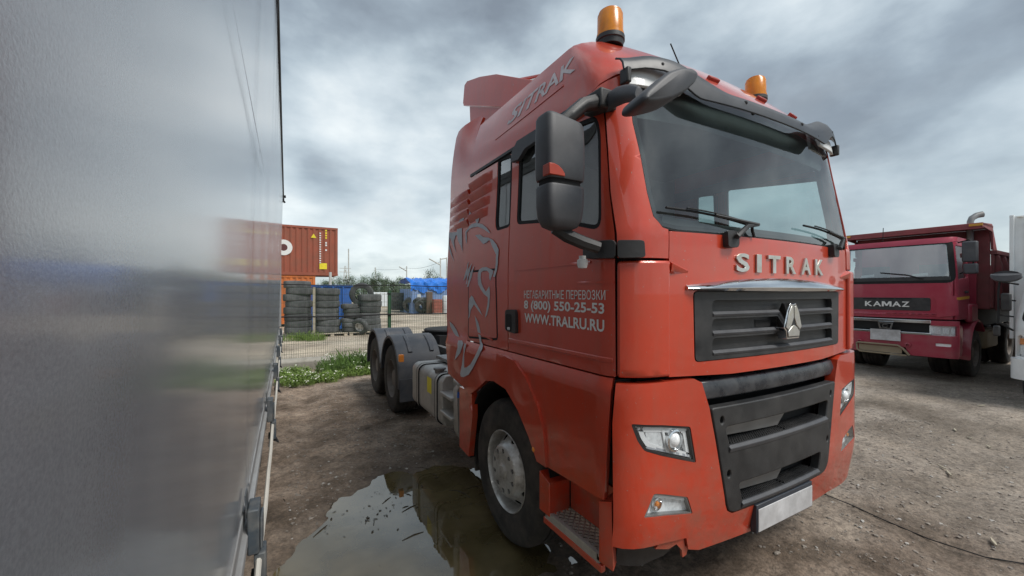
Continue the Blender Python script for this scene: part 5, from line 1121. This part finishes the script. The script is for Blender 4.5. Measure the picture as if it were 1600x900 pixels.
for mm in (False, True):
    h = wp('headlight', MB().patch(WSF, whl, [], -.05, 0, .06, mirror=mm), 'reflector')
    wp('turn_lamp', MB().patch(WSF, [(-1.0,1.00),(-.985,1.10),(-.92,1.10),(-.80,1.02),(-.80,.99)], [], -.03, .01, .05, mirror=mm), 'amberlamp', h)
    wp('lamp_cell', MB().patch(WSF, [(-.99,.83),(-.98,.98),(-.72,.96),(-.71,.83)], [], -.03, .02, .05, mirror=mm), 'lensbulb', h, .02)
    wp('lens_cover', MB().patch(WSF, whl, [], -.004, 0, .06, mirror=mm), 'lens', h)
    s_ = 1 if mm else -1
    a_ = MB(); a_.tube([(s_*.96, .35, 2.0), (s_*1.13, .05, 2.05), (s_*1.14, .02, 1.9), (s_*1.14, .02, 1.35), (s_*1.0, .2, 1.22)], .016, 6); a_.tube([(s_*1.14, .02, 1.75), (s_*.98, .25, 1.72)], .014, 6); a_.tube([(s_*1.14, .02, 1.48), (s_*1.0, .22, 1.45)], .014, 6); ao = wp('mirror_arm', a_, 'deepblack')
    c = MB(); c.box(s_*1.06-.06, s_*1.06+.06, .0, .09, 1.55, 1.85); wp('mirror_housing', c, 'blackplast', ao, .025); c = MB(); c.box(s_*1.16-.04, s_*1.16+.04, .0, .06, 1.12, 1.30); wp('arm_foot', c, 'blackplast', ao, .02)
    c = MB(); c.loft([[(s_*1.06+.17*math.cos(k*PI/8), .02+d+.05*math.sin(k*PI/8), 2.14+.09*sc*math.sin(k*PI/8)+dz) for k in range(16)] for d, sc, dz in ((-.02, .3, .03), (-.03, 1, .0), (.06, 1, -.02), (.08, .4, -.03))]); wp('kerb_mirror', c, 'greyplast', ao)
bmw = MB(); bmw.patch(WSF, [(-1.25,.42),(-1.22,.76),(1.22,.76),(1.25,.42)], [], .05, .12, .07); wp('bumper', bmw, 'white', bevel=.025)
c = MB(); c.box(-.9, .9, .45, 1.6, .62, .70); c.box(-.85, .85, .42, .7, .7, 1.3); c.box(-.7, -.2, .95, 1.3, .7, 1.9); c.box(.2, .7, .95, 1.3, .7, 1.9); c.box(-.9, .9, 1.55, 1.6, .6, 2.25); wp('cab_interior', c, 'interior')
bx = MB(); bx.box(-1.15, 1.15, 1.75, 6.2, .98, 3.34); wbx = wp('cargo_box', bx, 'white', bevel=.012)
for sx in (-1, 1):
    c = MB(); c.box(sx*1.15-.03, sx*1.15+.03, 1.70, 1.80, .97, 3.36); wp('box_corner_post', c, 'white', wbx, .012)
    c = MB(); c.box(sx*1.05-.04, sx*1.05+.04, 1.69, 1.72, 3.29, 3.32); wp('box_marker_lamp', c, 'cream', wbx, .01)
c = MB(); c.box(-1.0, 1.0, 1.735, 1.748, 1.1, 3.2); wp('box_front_panel', c, 'cream', wbx)
c = MB(); c.box(-.4, .4, 1.2, 6.1, .55, .85); wp('chassis_rail', c, 'deepblack')
c = MB(); c.box(-1.06, -.75, 1.9, 2.3, .5, .95); wp('side_locker', c, 'white', bevel=.02)
for yy in (.85, 4.8):
    for s_ in (-1, 1):
        w = rear_wheel(WH, (s_*.92, yy, .40), s_); w.scale = (.75, .75, .75)
# ============================================================ BACKGROUND
# ---- mesh fence
mat('fencegreen', (.025, .10, .045), .5, .1, .15, 8, dirt=(.10, .09, .07), dirt_amt=.3)
mat('fencewire', (.05, .085, .055), .55, .2)
FY = 11.7
FN = thing('mesh_fence', 'green welded mesh fence on square posts closing the lot', 'fence', (3, FY, 0))
def fp(name, mb, m, parent=None, bevel=0.0, **k):
    mb.v = [(p[0]-3, p[1]-FY, p[2]) for p in mb.v]; return obj(name, mb, m, parent or FN, bevel, **k)
posts = [-4.55, -2.05, .45-.95, 2.97, 5.47, 7.97, 10.47]
posts = [2.56+3.1*k for k in range(-2, 4)]
for px in posts:
    m_ = MB(); m_.box(px-.045, px+.045, FY-.04, FY+.04, -.1, 1.90); pz = fp('post', m_, 'fencegreen', bevel=.006)
    m_ = MB(); m_.box(px-.049, px+.049, FY-.044, FY+.044, 1.902, 1.925); fp('post_cap', m_, 'fencegreen', pz)
    for z in (1.83, 1.25, .35): m_ = MB(); m_.box(px-.07, px+.02, FY-.055, FY-.041, z-.02, z+.02); fp('clamp', m_, 'deepblack', pz)
for i in range(len(posts)-1):
    m_ = MB(); x0, x1 = posts[i]+.03, posts[i+1]-.03; n = 58
    for k in range(n+1):
        x = x0+(x1-x0)*k/n; m_.box(x-.0028, x+.0028, FY-.053, FY-.046, .06, 2.03)
    for z in (.12, .30, .55, .80, 1.05, 1.35, 1.60, 1.82, 1.98):
        m_.box(x0, x1, FY-.058, FY-.053, z-.003, z+.003)
    tagged(fp('wire_mesh', m_, 'fencewire', flat=True), kind='stuff')
for z, r in ((2.06, .014), (1.24, .020)):
    m_ = MB(); m_.tube([(posts[0]+.4*k, FY-.075, z+.012*math.sin(k*.9)) for k in range(38)], r, 6); fp('cable', m_, 'deepblack')
# concrete kerb beam under the fence
mat('concrete', (.36, .34, .30), .9, 0, .15, 5, bump=.3, bscale=40, dirt=(.14, .13, .10), dirt_amt=.6, dscale=3)
for k in range(4):
    m_ = MB(); x0 = -.9+2.02*k; rr = []
    for t in range(5):
        x = x0+2.0*t/4; rr.append([(x, 10.95, -.05), (x, 10.93, .20), (x, 11.0, .27), (x, 11.14, .27), (x, 11.2, .20), (x, 11.2, -.05)])
    m_.loft(rr)
    tagged(obj('kerb_block', m_, 'concrete', None, .02, origin=(x0+1, 11.07, 0)), ['pale concrete kerb block by the trailer end under the fence', 'pale concrete kerb block among white flowers under the fence', 'pale concrete kerb block behind the rear mudguards', 'pale concrete kerb block hidden behind the tractor chassis'][k], 'kerb', 'concrete kerb blocks under the fence')
# ---- weeds
mat('weed', (.085, .155, .030), .7, 0, .35, 4); mat('weed2', (.15, .23, .045), .7, 0, .3, 4); mat('flower', (.62, .62, .52), .8)
def leaf(mb, p, d, l, w):
    d = d.normalized(); s = d.cross(Vector((0, 0, 1)));
    if s.length < .05: s = Vector((1, 0, 0))
    s = s.normalized()*w; q = p+d*l*.5+Vector((0, 0, l*.08)); e = p+d*l
    mb.add([p, q+s, e, q-s], [(0, 1, 2, 3)])
rn = random.Random(12)
def weeds(name, areas, n, hmin, hmax, mt, flowers):
    mb = MB(); fb = MB()
    for i in range(n):
        cx, cy, rx, ry = rn.choices(areas, [a[2]*a[3] for a in areas])[0]
        a = rn.uniform(0, 6.28); rr_ = math.sqrt(rn.random()); x, y = cx+rx*rr_*math.cos(a), cy+ry*rr_*math.sin(a); h = rn.uniform(hmin, hmax)*(1-.45*rr_)
        t = Vector((rn.gauss(0, .12), rn.gauss(0, .12), 1)).normalized(); b0 = Vector((x, y, 0)); sd = Vector((.0025, 0, 0)); e = b0+t*h
        mb.add([b0-sd, b0+sd, e], [(0, 1, 2)])
        for j in range(rn.randint(6, 11)):
            u = rn.uniform(.1, 1); ang = rn.uniform(0, 6.28); leaf(mb, b0+t*h*u, Vector((math.cos(ang), math.sin(ang), rn.uniform(.0, .9))), rn.uniform(.025, .07), rn.uniform(.006, .016))
        if i % 2 == 0:
            for j in range(4):
                g0 = b0+Vector((rn.gauss(0, .05), rn.gauss(0, .05), 0)); gh = h*rn.uniform(.5, 1.15); lean = Vector((rn.gauss(0, .25), rn.gauss(0, .25), 0))*gh; mb.add([g0-Vector((.003, 0, 0)), g0+Vector((.003, 0, 0)), g0+lean*.4+Vector((.002, 0, gh*.6)), g0+lean+Vector((0, 0, gh))], [(0, 1, 2), (0, 2, 3)])
        if rn.random() < flowers:
            for j in range(rn.randint(1, 4)):
                c = e+Vector((rn.gauss(0, .03), rn.gauss(0, .03), rn.uniform(-.02, .02))); r = rn.uniform(.008, .018)
                fb.add([c+Vector((r*math.cos(k*PI/3), r*math.sin(k*PI/3)*.8, r*.5*math.sin(k*PI/3+.4))) for k in range(6)], [(0, 1, 2, 3, 4, 5)])
    tagged(obj(name, mb, mt, flat=True), kind='stuff')
    if fb.v: tagged(obj('weed_flowers', fb, 'flower', flat=True), kind='stuff')
weeds('flowering_weeds', [(1.35, 10.4, .75, .55), (1.95, 10.4, .7, .6), (2.8, 10.6, .8, .5)], 1300, .14, .60, 'weed', .09)
weeds('low_weeds', [(.25, 9.5, .45, .5), (.75, 9.45, .35, .35), (.15, 10.4, .35, .45), (1.4, 9.75, .6, .25)], 900, .06, .24, 'weed2', .1)
weeds('yard_weeds', [(.9, 17.6, .55, .4), (.35, 17.9, .5, .3), (3.1, 12.8, .5, .5)], 420, .15, .5, 'weed2', 0)
# ---- tyres beyond the fence: each one a thing
def tyre_only(R, w, rim): return tyre_mb(R, w, rim, 28, False)
ORD = ['bottom', 'second', 'third', 'fourth', 'fifth', 'sixth', 'seventh', 'eighth']
tyA = obj('stacked_tyre', tyre_only(.525, .28, .29), 'oldrubber', ang=30); tyC = obj('small_tyre', tyre_only(.36, .20, .20), 'oldrubber', ang=30)
first = {}
def put_tyre(src, x, y, z, label, group, tilt=(0, 0), flat=True, rotz=0):
    if src.name not in first: o = src; first[src.name] = 1
    else: o = src.copy(); COL.objects.link(o)
    o.location = (x, y, z)
    o.rotation_euler = (tilt[0], -PI/2+tilt[1], 0) if flat else (tilt[0], tilt[1], rotz)
    return tagged(o, label, 'tyre', group)
STK = [(.46, 19.45, 8, .276, tyA, 'tall stack nearest the trailer end'), (1.60, 19.5, 7, .272, tyA, 'stack in front of the blue bin'), (3.36, 19.5, 6, .272, tyA, 'stack right of the leaning rim'), (2.50, 19.15, 6, .205, tyC, 'short stack of small tyres')]
for sx, sy, n, dz, src, nm in STK:
    for k in range(n):
        put_tyre(src, sx+rn.uniform(-.06, .06), sy+rn.uniform(-.05, .05), .14+k*dz, ('%s tyre from below of the %s' % (ORD[k], nm)) if k else 'bottom tyre of the %s' % nm, 'worn tyres stacked beyond the fence', (rn.uniform(-.02, .02), rn.uniform(-.03, .03)))
put_tyre(tyA, 2.98, 19.30, 1.78, 'worn tyre standing upright on the small tyre stack, hole facing us', 'worn tyres stacked beyond the fence', (0, -.12), False, PI/2-.25)
wl = thing('leaning_wheel', 'small wheel with pale steel rim leaning on the tyre stacks', 'wheel', (2.78, 18.62, .36), 0); wl.rotation_euler = (0, -.35, PI/2-.75)
obj('tyre', tyre_only(.37, .20, .20), 'oldrubber', wl, ang=30)
l = MB(); l.lathe([(.205, .01), (.19, .0), (.17, .03), (.12, .05), (.06, .03), (0, .03)], 24, RY(PI/2)); rz = obj('rim', l, 'rimsilver', wl)
for k in range(6): b = MB(); b.lathe([(0, .040), (.022, .036)], 8, TR(0, .12*math.cos(k*PI/3), .12*math.sin(k*PI/3)) @ RY(PI/2)); obj('rim_hole', b, 'deepblack', rz)
# pallets
mat('wood', (.42, .37, .29), .9, 0, .25, 4, bump=.3, bscale=60)
for k, (px, py, rz_) in enumerate(((1.7, 19.35, .05), (3.05, 19.3, -.06))):
    p = thing('pallet', ['grey wooden pallet under the stack before the blue bin', 'grey wooden pallet under the leaning rim and right stack'][k], 'pallet', (px, py, 0), rz_, 'pallets under the tyre stacks')
    for j in range(6): b = MB(); b.box(-.62, .62, -.62+.22*j, -.48+.22*j, .11, .135); obj('slat', b, 'wood', p)
    for j in range(3):
        for i in range(3): b = MB(); b.box(-.60+.53*i, -.46+.53*i, -.60+.53*j, -.46+.53*j, .0, .108); obj('block', b, 'wood', p)
# ---- containers
def container(name, label, x0, x1, y0, y1, z0, z1, col, doors=False):
    mat('c_'+name, col, .6, 0, .12, 1.2, dirt=(.16, .09, .06), dirt_amt=.45, dscale=1.6, streak=.4)
    cm = 'c_'+name; t = thing('shipping_container', label, 'container', ((x0+x1)/2, y0, z0)); ox, oy, oz = (x0+x1)/2, y0, z0
    def add(nm, mb, m, parent=None, bv=0): mb.v = [(p[0]-ox, p[1]-oy, p[2]-oz) for p in mb.v]; return obj(nm, mb, m, parent or t, bv, flat=True)
    zz0, zz1 = z0+.16, z1-.12; m_ = MB(); pts = []; x = x0+.12; n = int((x1-x0-.24)/.28); pit = (x1-x0-.24)/n
    for k in range(n): xx = x0+.12+k*pit; pts += [(xx, y0+.012), (xx+pit*.27, y0+.012), (xx+pit*.5, y0+.052), (xx+pit*.77, y0+.052)]
    pts.append((x1-.12, y0+.012)); m_.loft([[(p[0], p[1], z) for p in pts] for z in (zz0, zz1)], False, False); w = add('corrugated_wall', m_, cm)
    m_ = MB(); m_.box(x0+.1, x1-.1, y1-.06, y1-.02, zz0, zz1); m_.box(x0+.02, x0+.06, y0+.1, y1-.1, zz0, zz1); m_.box(x1-.06, x1-.02, y0+.1, y1-.1, zz0, zz1); add('end_wall', m_, cm)
    m_ = MB(); m_.box(x0+.1, x1-.1, y0+.05, y1-.05, z1-.06, z1-.02); add('roof_panel', m_, cm)
    m_ = MB(); m_.box(x0+.1, x1-.1, y0+.02, y1-.02, z0+.10, z0+.155); add('floor_frame', m_, 'deepblack')
    for zz, h in ((z0, .16), (z1-.12, .12)):
        for yy in (y0, y1-.1): m_ = MB(); m_.box(x0+.121, x1-.121, yy, yy+.1, zz, zz+h); add('rail', m_, cm)
        for xx in (x0, x1-.12): m_ = MB(); m_.box(xx+.01, xx+.11, y0+.121, y1-.121, zz, zz+h); add('rail', m_, cm)
    for xx in (x0, x1-.12):
        for yy in (y0, y1-.12): m_ = MB(); m_.box(xx, xx+.12, yy, yy+.12, z0+.12, z1-.12); add('corner_post', m_, cm)
        for yy in (y0, y1-.12):
            for zz in (z0, z1-.12): m_ = MB(); m_.box(xx-.006, xx+.126, yy-.006, yy+.126, zz, zz+.119); add('corner_casting', m_, cm)
    return add, w
CY = 25.4
add, w = container('red', 'rust-red shipping container with white ring, stacked on the orange one', -9.6, 2.62, CY, CY+2.44, 2.86, 5.62, (.30, .075, .040))
add2, w2 = container('orange', 'orange shipping container under the rust-red one, mostly hidden', -10.6, 1.45, CY+.05, CY+2.49, .15, 2.84, (.62, .17, .035))
ringp = MB(); n = 28; cx, cz = -.12, 4.36
ringp.add([(cx+r*math.cos(2*PI*k/n), CY+.004, cz+r*math.sin(2*PI*k/n)) for r in (.19, .43) for k in range(n)], [(k, (k+1) % n, n+(k+1) % n, n+k) for k in range(n)]); add('ring_logo', ringp, 'white_print', w)
ringp = MB(); ringp.add([(cx+.19*math.cos(2*PI*k/n), CY+.003, cz+.19*math.sin(2*PI*k/n)) for k in range(n)], [tuple(range(n))]); mat('logodark', (.10, .03, .03), .6); add('ring_centre', ringp, 'logodark', w)
m_ = MB(); m_.add([(1.22, CY+.004, 4.98), (1.50, CY+.004, 4.98), (1.36, CY+.004, 5.22)], [(0, 1, 2)]); add('warning_triangle', m_, 'yellow', w)
for j in range(14):
    m_ = MB(); m_.box(1.66, 1.74, CY+.003, CY+.006, 5.30-.13*j-.07, 5.30-.13*j); add('stencil_mark', m_, 'white_print', w)
for j in range(9):
    if j in (4, 7): continue
    m_ = MB(); m_.box(1.96, 2.05, CY+.003, CY+.006, 5.48-.14*j-.09, 5.48-.14*j); add('stencil_mark', m_, 'yellow' if j < 5 else 'white_print', w)
m_ = MB(); m_.box(1.66, 2.05, CY+.003, CY+.006, 3.22, 3.56); add('yellow_placard', m_, 'yellow', w)
mat('bluepaint', (.022, .12, .42), .5, 0, .1, 2, dirt=(.15, .14, .13), dirt_amt=.3, dscale=2)
b = thing('blue_bin', 'blue steel bin behind the tyre stacks', 'bin', (2.0, 21.4, 0))
m_ = MB(); m_.box(-.95, .85, 0, 1.6, .08, 2.16); bb_ = obj('bin_body', m_, 'bluepaint', b, .02)
m_ = MB(); m_.box(-1.0, .90, -.05, .05, 2.162, 2.25); obj('bin_rim', m_, 'bluepaint', b, .01)
for x_ in (-.5, 0, .45): m_ = MB(); m_.box(x_-.04, x_+.04, -.06, -.003, .1, 2.15); obj('bin_rib', m_, 'bluepaint', b, .01)
# posts standing among the tyres and containers
mat('paleposts', (.5, .5, .47), .7, .2, .15, 3); mat('woodpost', (.38, .34, .26), .9, 0, .2, 5)
def pole(name, label, pts, r, m, grp=None, cat='pole'):
    mb = MB()
    for q in pts: mb.tube(q, r, 6)
    return tagged(obj(name, mb, m, origin=(pts[0][0][0], pts[0][0][1], 0), ang=60), label, cat, grp)
pole('timber_post', 'pale timber post standing between the two tall tyre stacks', [[(1.02, 18.8, 0), (1.02, 18.8, 2.1)]], .05, 'woodpost')
pole('steel_post', 'pale steel post below the overhanging end of the red container', [[(2.12, 24.2, 0), (2.12, 24.2, 3.0)]], .07, 'paleposts')
# ---- blue tarp shed and junk by it
mat('tarp', (.02, .17, .62), .45, 0, .2, 1.5, bump=.5, bscale=6); mat('shedblue', (.16, .26, .48), .7, 0, .15, 1.5, dirt=(.3, .3, .3), dirt_amt=.4)
mat('brown', (.13, .085, .06), .8); mat('rustbin', (.28, .09, .065), .75, 0, .2, 3); mat('drumwhite', (.66, .70, .72), .5, 0, .1, 2)
sh = thing('tarp_shed', 'shed roofed with a wrinkled bright blue tarpaulin in the far yard', 'shed', (12.9, 36.5, 0))
m_ = MB(); m_.box(-2.9, 2.9, 0, 4.5, 0, 2.25); sw = obj('wall', m_, 'shedblue', sh)
for x_ in (-2.4, -1.35): m_ = MB(); m_.box(x_, x_+.32, -.02, .0-.003, .7, 1.75); obj('window', m_, 'drumwhite', sh)
m_ = MB(); m_.box(.45, 1.25, -.03, -.003, .05, 2.1); obj('door', m_, 'brown', sh)
r2_ = random.Random(4); tb_ = []; NX, NY = 46, 14
for j in range(NY):
    for i in range(NX):
        u, v_ = i/(NX-1), j/(NY-1); x_ = -3.05+6.1*u
        if j < 5: y_ = -.10; z_ = 1.95+.85*(j/4)*1.0+.1*u; y_ -= .04*math.sin(i*.9+j)
        else: y_ = -.10+(j-4)/(NY-5)*4.8; z_ = 2.8+.1*u+.45*math.sin((j-4)/(NY-5)*PI)+.06*math.sin(i*.8)
        if j == 0: z_ += .22*math.sin(i*.55)+.12*r2_.random()
        tb_.append((x_, y_+r2_.uniform(-.05, .05), z_+r2_.uniform(-.06, .06)))
m_ = MB(); m_.add(tb_, [(j*NX+i, j*NX+i+1, (j+1)*NX+i+1, (j+1)*NX+i) for j in range(NY-1) for i in range(NX-1)]); obj('tarpaulin', m_, 'tarp', sh, ang=25)
m_ = MB(); m_.box(-.36, .36, -.3, .3, .1, 1.30); rb = obj('rust_bin', m_, 'rustbin', None, .02, origin=(0, 0, 0)); rb.location = (11.75, 34.6, 0); tagged(rb, 'rust-red ribbed bin in front of the blue tarp shed', 'bin')
for k in range(4): m_ = MB(); m_.box(-.38, .38, -.325, -.303, .25+.27*k, .33+.27*k); obj('bin_rib', m_, 'rustbin', rb)
m_ = MB(); m_.lathe([(0, 0), (.34, 0), (.36, .05), (.35, .7), (.36, .75), (.35, 1.5), (.30, 1.62), (0, 1.66)], 20); tagged(obj('white_barrel', m_, 'drumwhite', None, loc=(12.55, 34.5, 0)), 'tall white barrel beside the rust-red bin', 'barrel')
m_ = MB(); m_.box(-.25, .25, -.2, .2, 0, 1.95); m_.box(-.20, .20, -.215, -.203, .1, 1.85); tagged(obj('brown_cupboard', m_, 'brown', None, .02, loc=(11.25, 35.3, 0)), 'brown upright cupboard leaning by the tarp shed door', 'cupboard')
tyD = obj('yard_tyre', tyre_only(.78, .42, .40), 'oldrubber', ang=30)
for k in range(4): put_tyre(tyD, 9.75+rn.uniform(-.05, .05), 40.2, .2+k*.42, ['bottom', 'second', 'third', 'topmost'][k]+' big tyre of the far stack behind the fence post', 'big tyres in the far yard', (0, rn.uniform(-.02, .02)))
for k, (x_, y_, rz_) in enumerate(((10.05, 37.2, .9), (10.55, 36.2, .5), (10.9, 35.9, 1.3))): put_tyre(tyD, x_, y_, .62, 'big tyre propped %s in front of the tarp shed' % ['leftmost', 'in the middle', 'rightmost'][k], 'big tyres in the far yard', (0, -.5), False, rz_)
m_ = MB(); m_.box(-.85, .85, -.8, .8, .15, 1.95); tkw = tagged(obj('white_tank', m_, 'drumwhite', None, .08, loc=(10.3, 52.8, 0)), 'white square tank far behind the fence, right of the tyre stacks', 'tank')
for x_ in (-.5, 0, .5): m_ = MB(); m_.box(x_-.03, x_+.03, -.83, -.803, .2, 1.9); obj('tank_rib', m_, 'paleposts', tkw)
m_ = MB(); m_.box(-.9, .9, -.85, .85, 0, .148); obj('tank_pallet', m_, 'wood', tkw)
# ---- poles, lamps, wires
for k, (x_, y_, h, lab) in enumerate(((12.0, 95.0, 11.6, 'tallest thin pole over the far trees right of the container'), (24.0, 92.0, 8.0, 'lamp pole over the trees left of the tarp shed'), (19.5, 56.0, 6.9, 'lamp pole with a slanted arm above the tarp shed'), (21.0, 57.5, 7.2, 'plain pole beside the slanted-arm lamp pole'), (18.6, 100.0, 8.0, 'grey pole carrying wires left of the lamp poles'))):
    L_ = [[(x_, y_, 0), (x_, y_, h)]]
    if k in (1, 2): L_.append([(x_, y_, h*.86), (x_-1.7, y_, h*.98)])
    if k == 3: L_.append([(x_, y_, h-.1), (x_-1.0, y_, h-.3)])
    pole('utility_pole', lab, L_, .09 if y_ < 60 else .12, 'paleposts', 'poles in the far yard')
def wire(p, q, sag): return [tuple(Vector(p).lerp(Vector(q), t/10)+Vector((0, 0, -sag*4*(t/10)*(1-t/10)))) for t in range(11)]
pole('overhead_wire', 'thin wire from the lamp pole to the slanted-arm pole', [wire((24, 92, 7.6), (19.5, 56, 6.4), .5)], .02, 'deepblack', cat='wire')
pole('overhead_wire', 'thin wire between the two poles over the far trees', [wire((18.6, 100, 7.6), (24, 92, 7.6), .3)], .02, 'deepblack', cat='wire')
for k, (x_, y_, h) in enumerate(((15.5, 130.0, 10.0), (11.7, 128.0, 8.6))):
    mb = MB()
    for sx in (-.9, .9): mb.tube([(x_+sx, y_, 0), (x_+sx*.15, y_, h)], .10, 5)
    for j in range(1, 6): z_ = h*j/6.5; ww = .9*(1-z_/h*.85); mb.tube([(x_-ww, y_, z_), (x_+ww*.8, y_, z_+h/7)], .06, 4); mb.tube([(x_+ww, y_, z_), (x_-ww*.8, y_, z_+h/7)], .06, 4)
    for z_ in (h*.82, h*.93): mb.tube([(x_-1.6, y_, z_), (x_+1.6, y_, z_)], .08, 4)
    tagged(obj('pylon', mb, 'paleposts', origin=(x_, y_, 0)), ['lattice pylon over the trees, right of the tall thin pole', 'lattice pylon over the trees, left of the tall thin pole'][k], 'pylon', 'lattice pylons')
# ---- trees along the far edge
mat('leafhazed', (.11, .155, .095), .8, 0, .35, .8); mat('bark', (.12, .10, .08), .9)  # leaf tone lightened to stand in for slight distance haze
def tree_mesh(seed, h):
    r = random.Random(seed); cr = MB(); tr_ = MB(); tr_.tube([(0, 0, 0), (.05, 0, h*.5), (0, .05, h*.9)], [.14, .08, .02], 6)
    limbs = []
    for k in range(14):
        z_ = h*(.12+.76*k/14); a = r.uniform(0, 6.28); l = h*.20*(1-.6*(z_/h))*r.uniform(.6, 1.2); e = Vector((l*math.cos(a), l*math.sin(a), z_+l*1.1)); tr_.tube([(0, 0, z_), tuple(e)], [.04, .012], 4); limbs.append(e)
    for e in limbs+[Vector((0, 0, h*q)) for q in (.5, .65, .8, .92)]:
        for c in range(3):
            cc = e+Vector((r.gauss(0, .42), r.gauss(0, .42), r.gauss(0, .35)))
            for j in range(26):
                p = cc+Vector((r.gauss(0, .24), r.gauss(0, .24), r.gauss(0, .30))); s_ = r.uniform(.06, .13); n1 = Vector((r.gauss(0, 1), r.gauss(0, 1), r.gauss(0, 1))).normalized(); n2 = n1.orthogonal().normalized()
                cr.add([p+n1*s_, p+n2*s_*.7, p-n1*s_, p-n2*s_*.7], [(0, 1, 2, 3)])
    return cr, tr_
protos = []
for sd, h in ((1, 5.6), (2, 6.4), (3, 5.0), (4, 6.0)):
    cr, tr_ = tree_mesh(sd, h); t = thing('poplar_tree', '', 'tree'); obj('crown', cr, 'leafhazed', t, flat=True); obj('trunk', tr_, 'bark', t, ang=60); protos.append(t)
used = set(); rt = random.Random(9)
for k in range(46):
    t = protos[k % 4]; o = t if k < 4 else copy_tree(t)
    ph = math.radians(4.2+18*k/45+rt.uniform(-.25, .25)); Y = rt.uniform(84, 104); o.location = (Y*math.tan(ph), Y, 0); s_ = rt.uniform(.70, 1.05); o.scale = (s_, s_, s_*rt.uniform(.85, 1.05)); o.rotation_euler = (0, 0, rt.uniform(0, 6.28))
    tagged(o, 'slender dark green tree in the far row behind the yard', 'tree', 'row of trees at the far edge')
# far low hedge that closes the horizon
mb = MB(); rh = random.Random(3)
for i in range(5200):
    a = rh.uniform(-1.25, 1.25); d = rh.uniform(150, 175); x_, y_ = d*math.sin(a+.5), d*math.cos(a+.5); z_ = abs(rh.gauss(0, 1.5))*(.7+.5*math.sin(a*23)+.3*math.sin(a*71)); p = Vector((x_, y_, z_)); s_ = rh.uniform(.5, 1.1)
    n1 = Vector((rh.gauss(0, 1), rh.gauss(0, 1), rh.gauss(0, 1))).normalized(); n2 = n1.orthogonal().normalized(); mb.add([p+n1*s_, p+n2*s_, p-n1*s_, p-n2*s_], [(0, 1, 2, 3)])
tagged(obj('far_wood', mb, 'leafhazed', flat=True), kind='stuff')
# cable lying on the ground in front
cp = [(4.05, 2.3), (4.22, 1.95), (4.29, 1.81), (4.27, 1.6), (4.25, 1.40), (4.24, 1.12), (4.30, .85), (4.45, .6), (4.7, .3), (5.1, -.1)]
A_ = np.array(cp); zc = ground_z(A_[:, 0], A_[:, 1])
mb = MB(); mb.tube([(x_, y_, z_+.012) for (x_, y_), z_ in zip(cp, zc)], .0042, 6); tagged(obj('black_cable', mb, 'deepblack', origin=(4.25, 1.4, 0)), 'thin black cable lying across the dirt before the red tractor', 'cable')
# a few splinters and stones big enough to pick out
mb = MB()
for i in range(26):
    x_, y_ = rn.uniform(4.5, 10.5), rn.uniform(.3, 4.0); a = rn.gauss(.4, .5); l = rn.uniform(.02, .08); z_ = float(ground_z(np.array([x_]), np.array([y_]))[0])+.012
    mb.loft([[(x_+t*l*math.cos(a)-w_*math.sin(a)*q, y_+t*l*math.sin(a)+w_*math.cos(a)*q, z_+dz) for q, dz in ((-1, 0), (1, 0), (.6, .01), (-.6, .01))] for t, w_ in ((-1, .006), (0, .014), (1, .004))])
tagged(obj('wood_splinters', mb, 'woodpost', flat=True), kind='stuff')
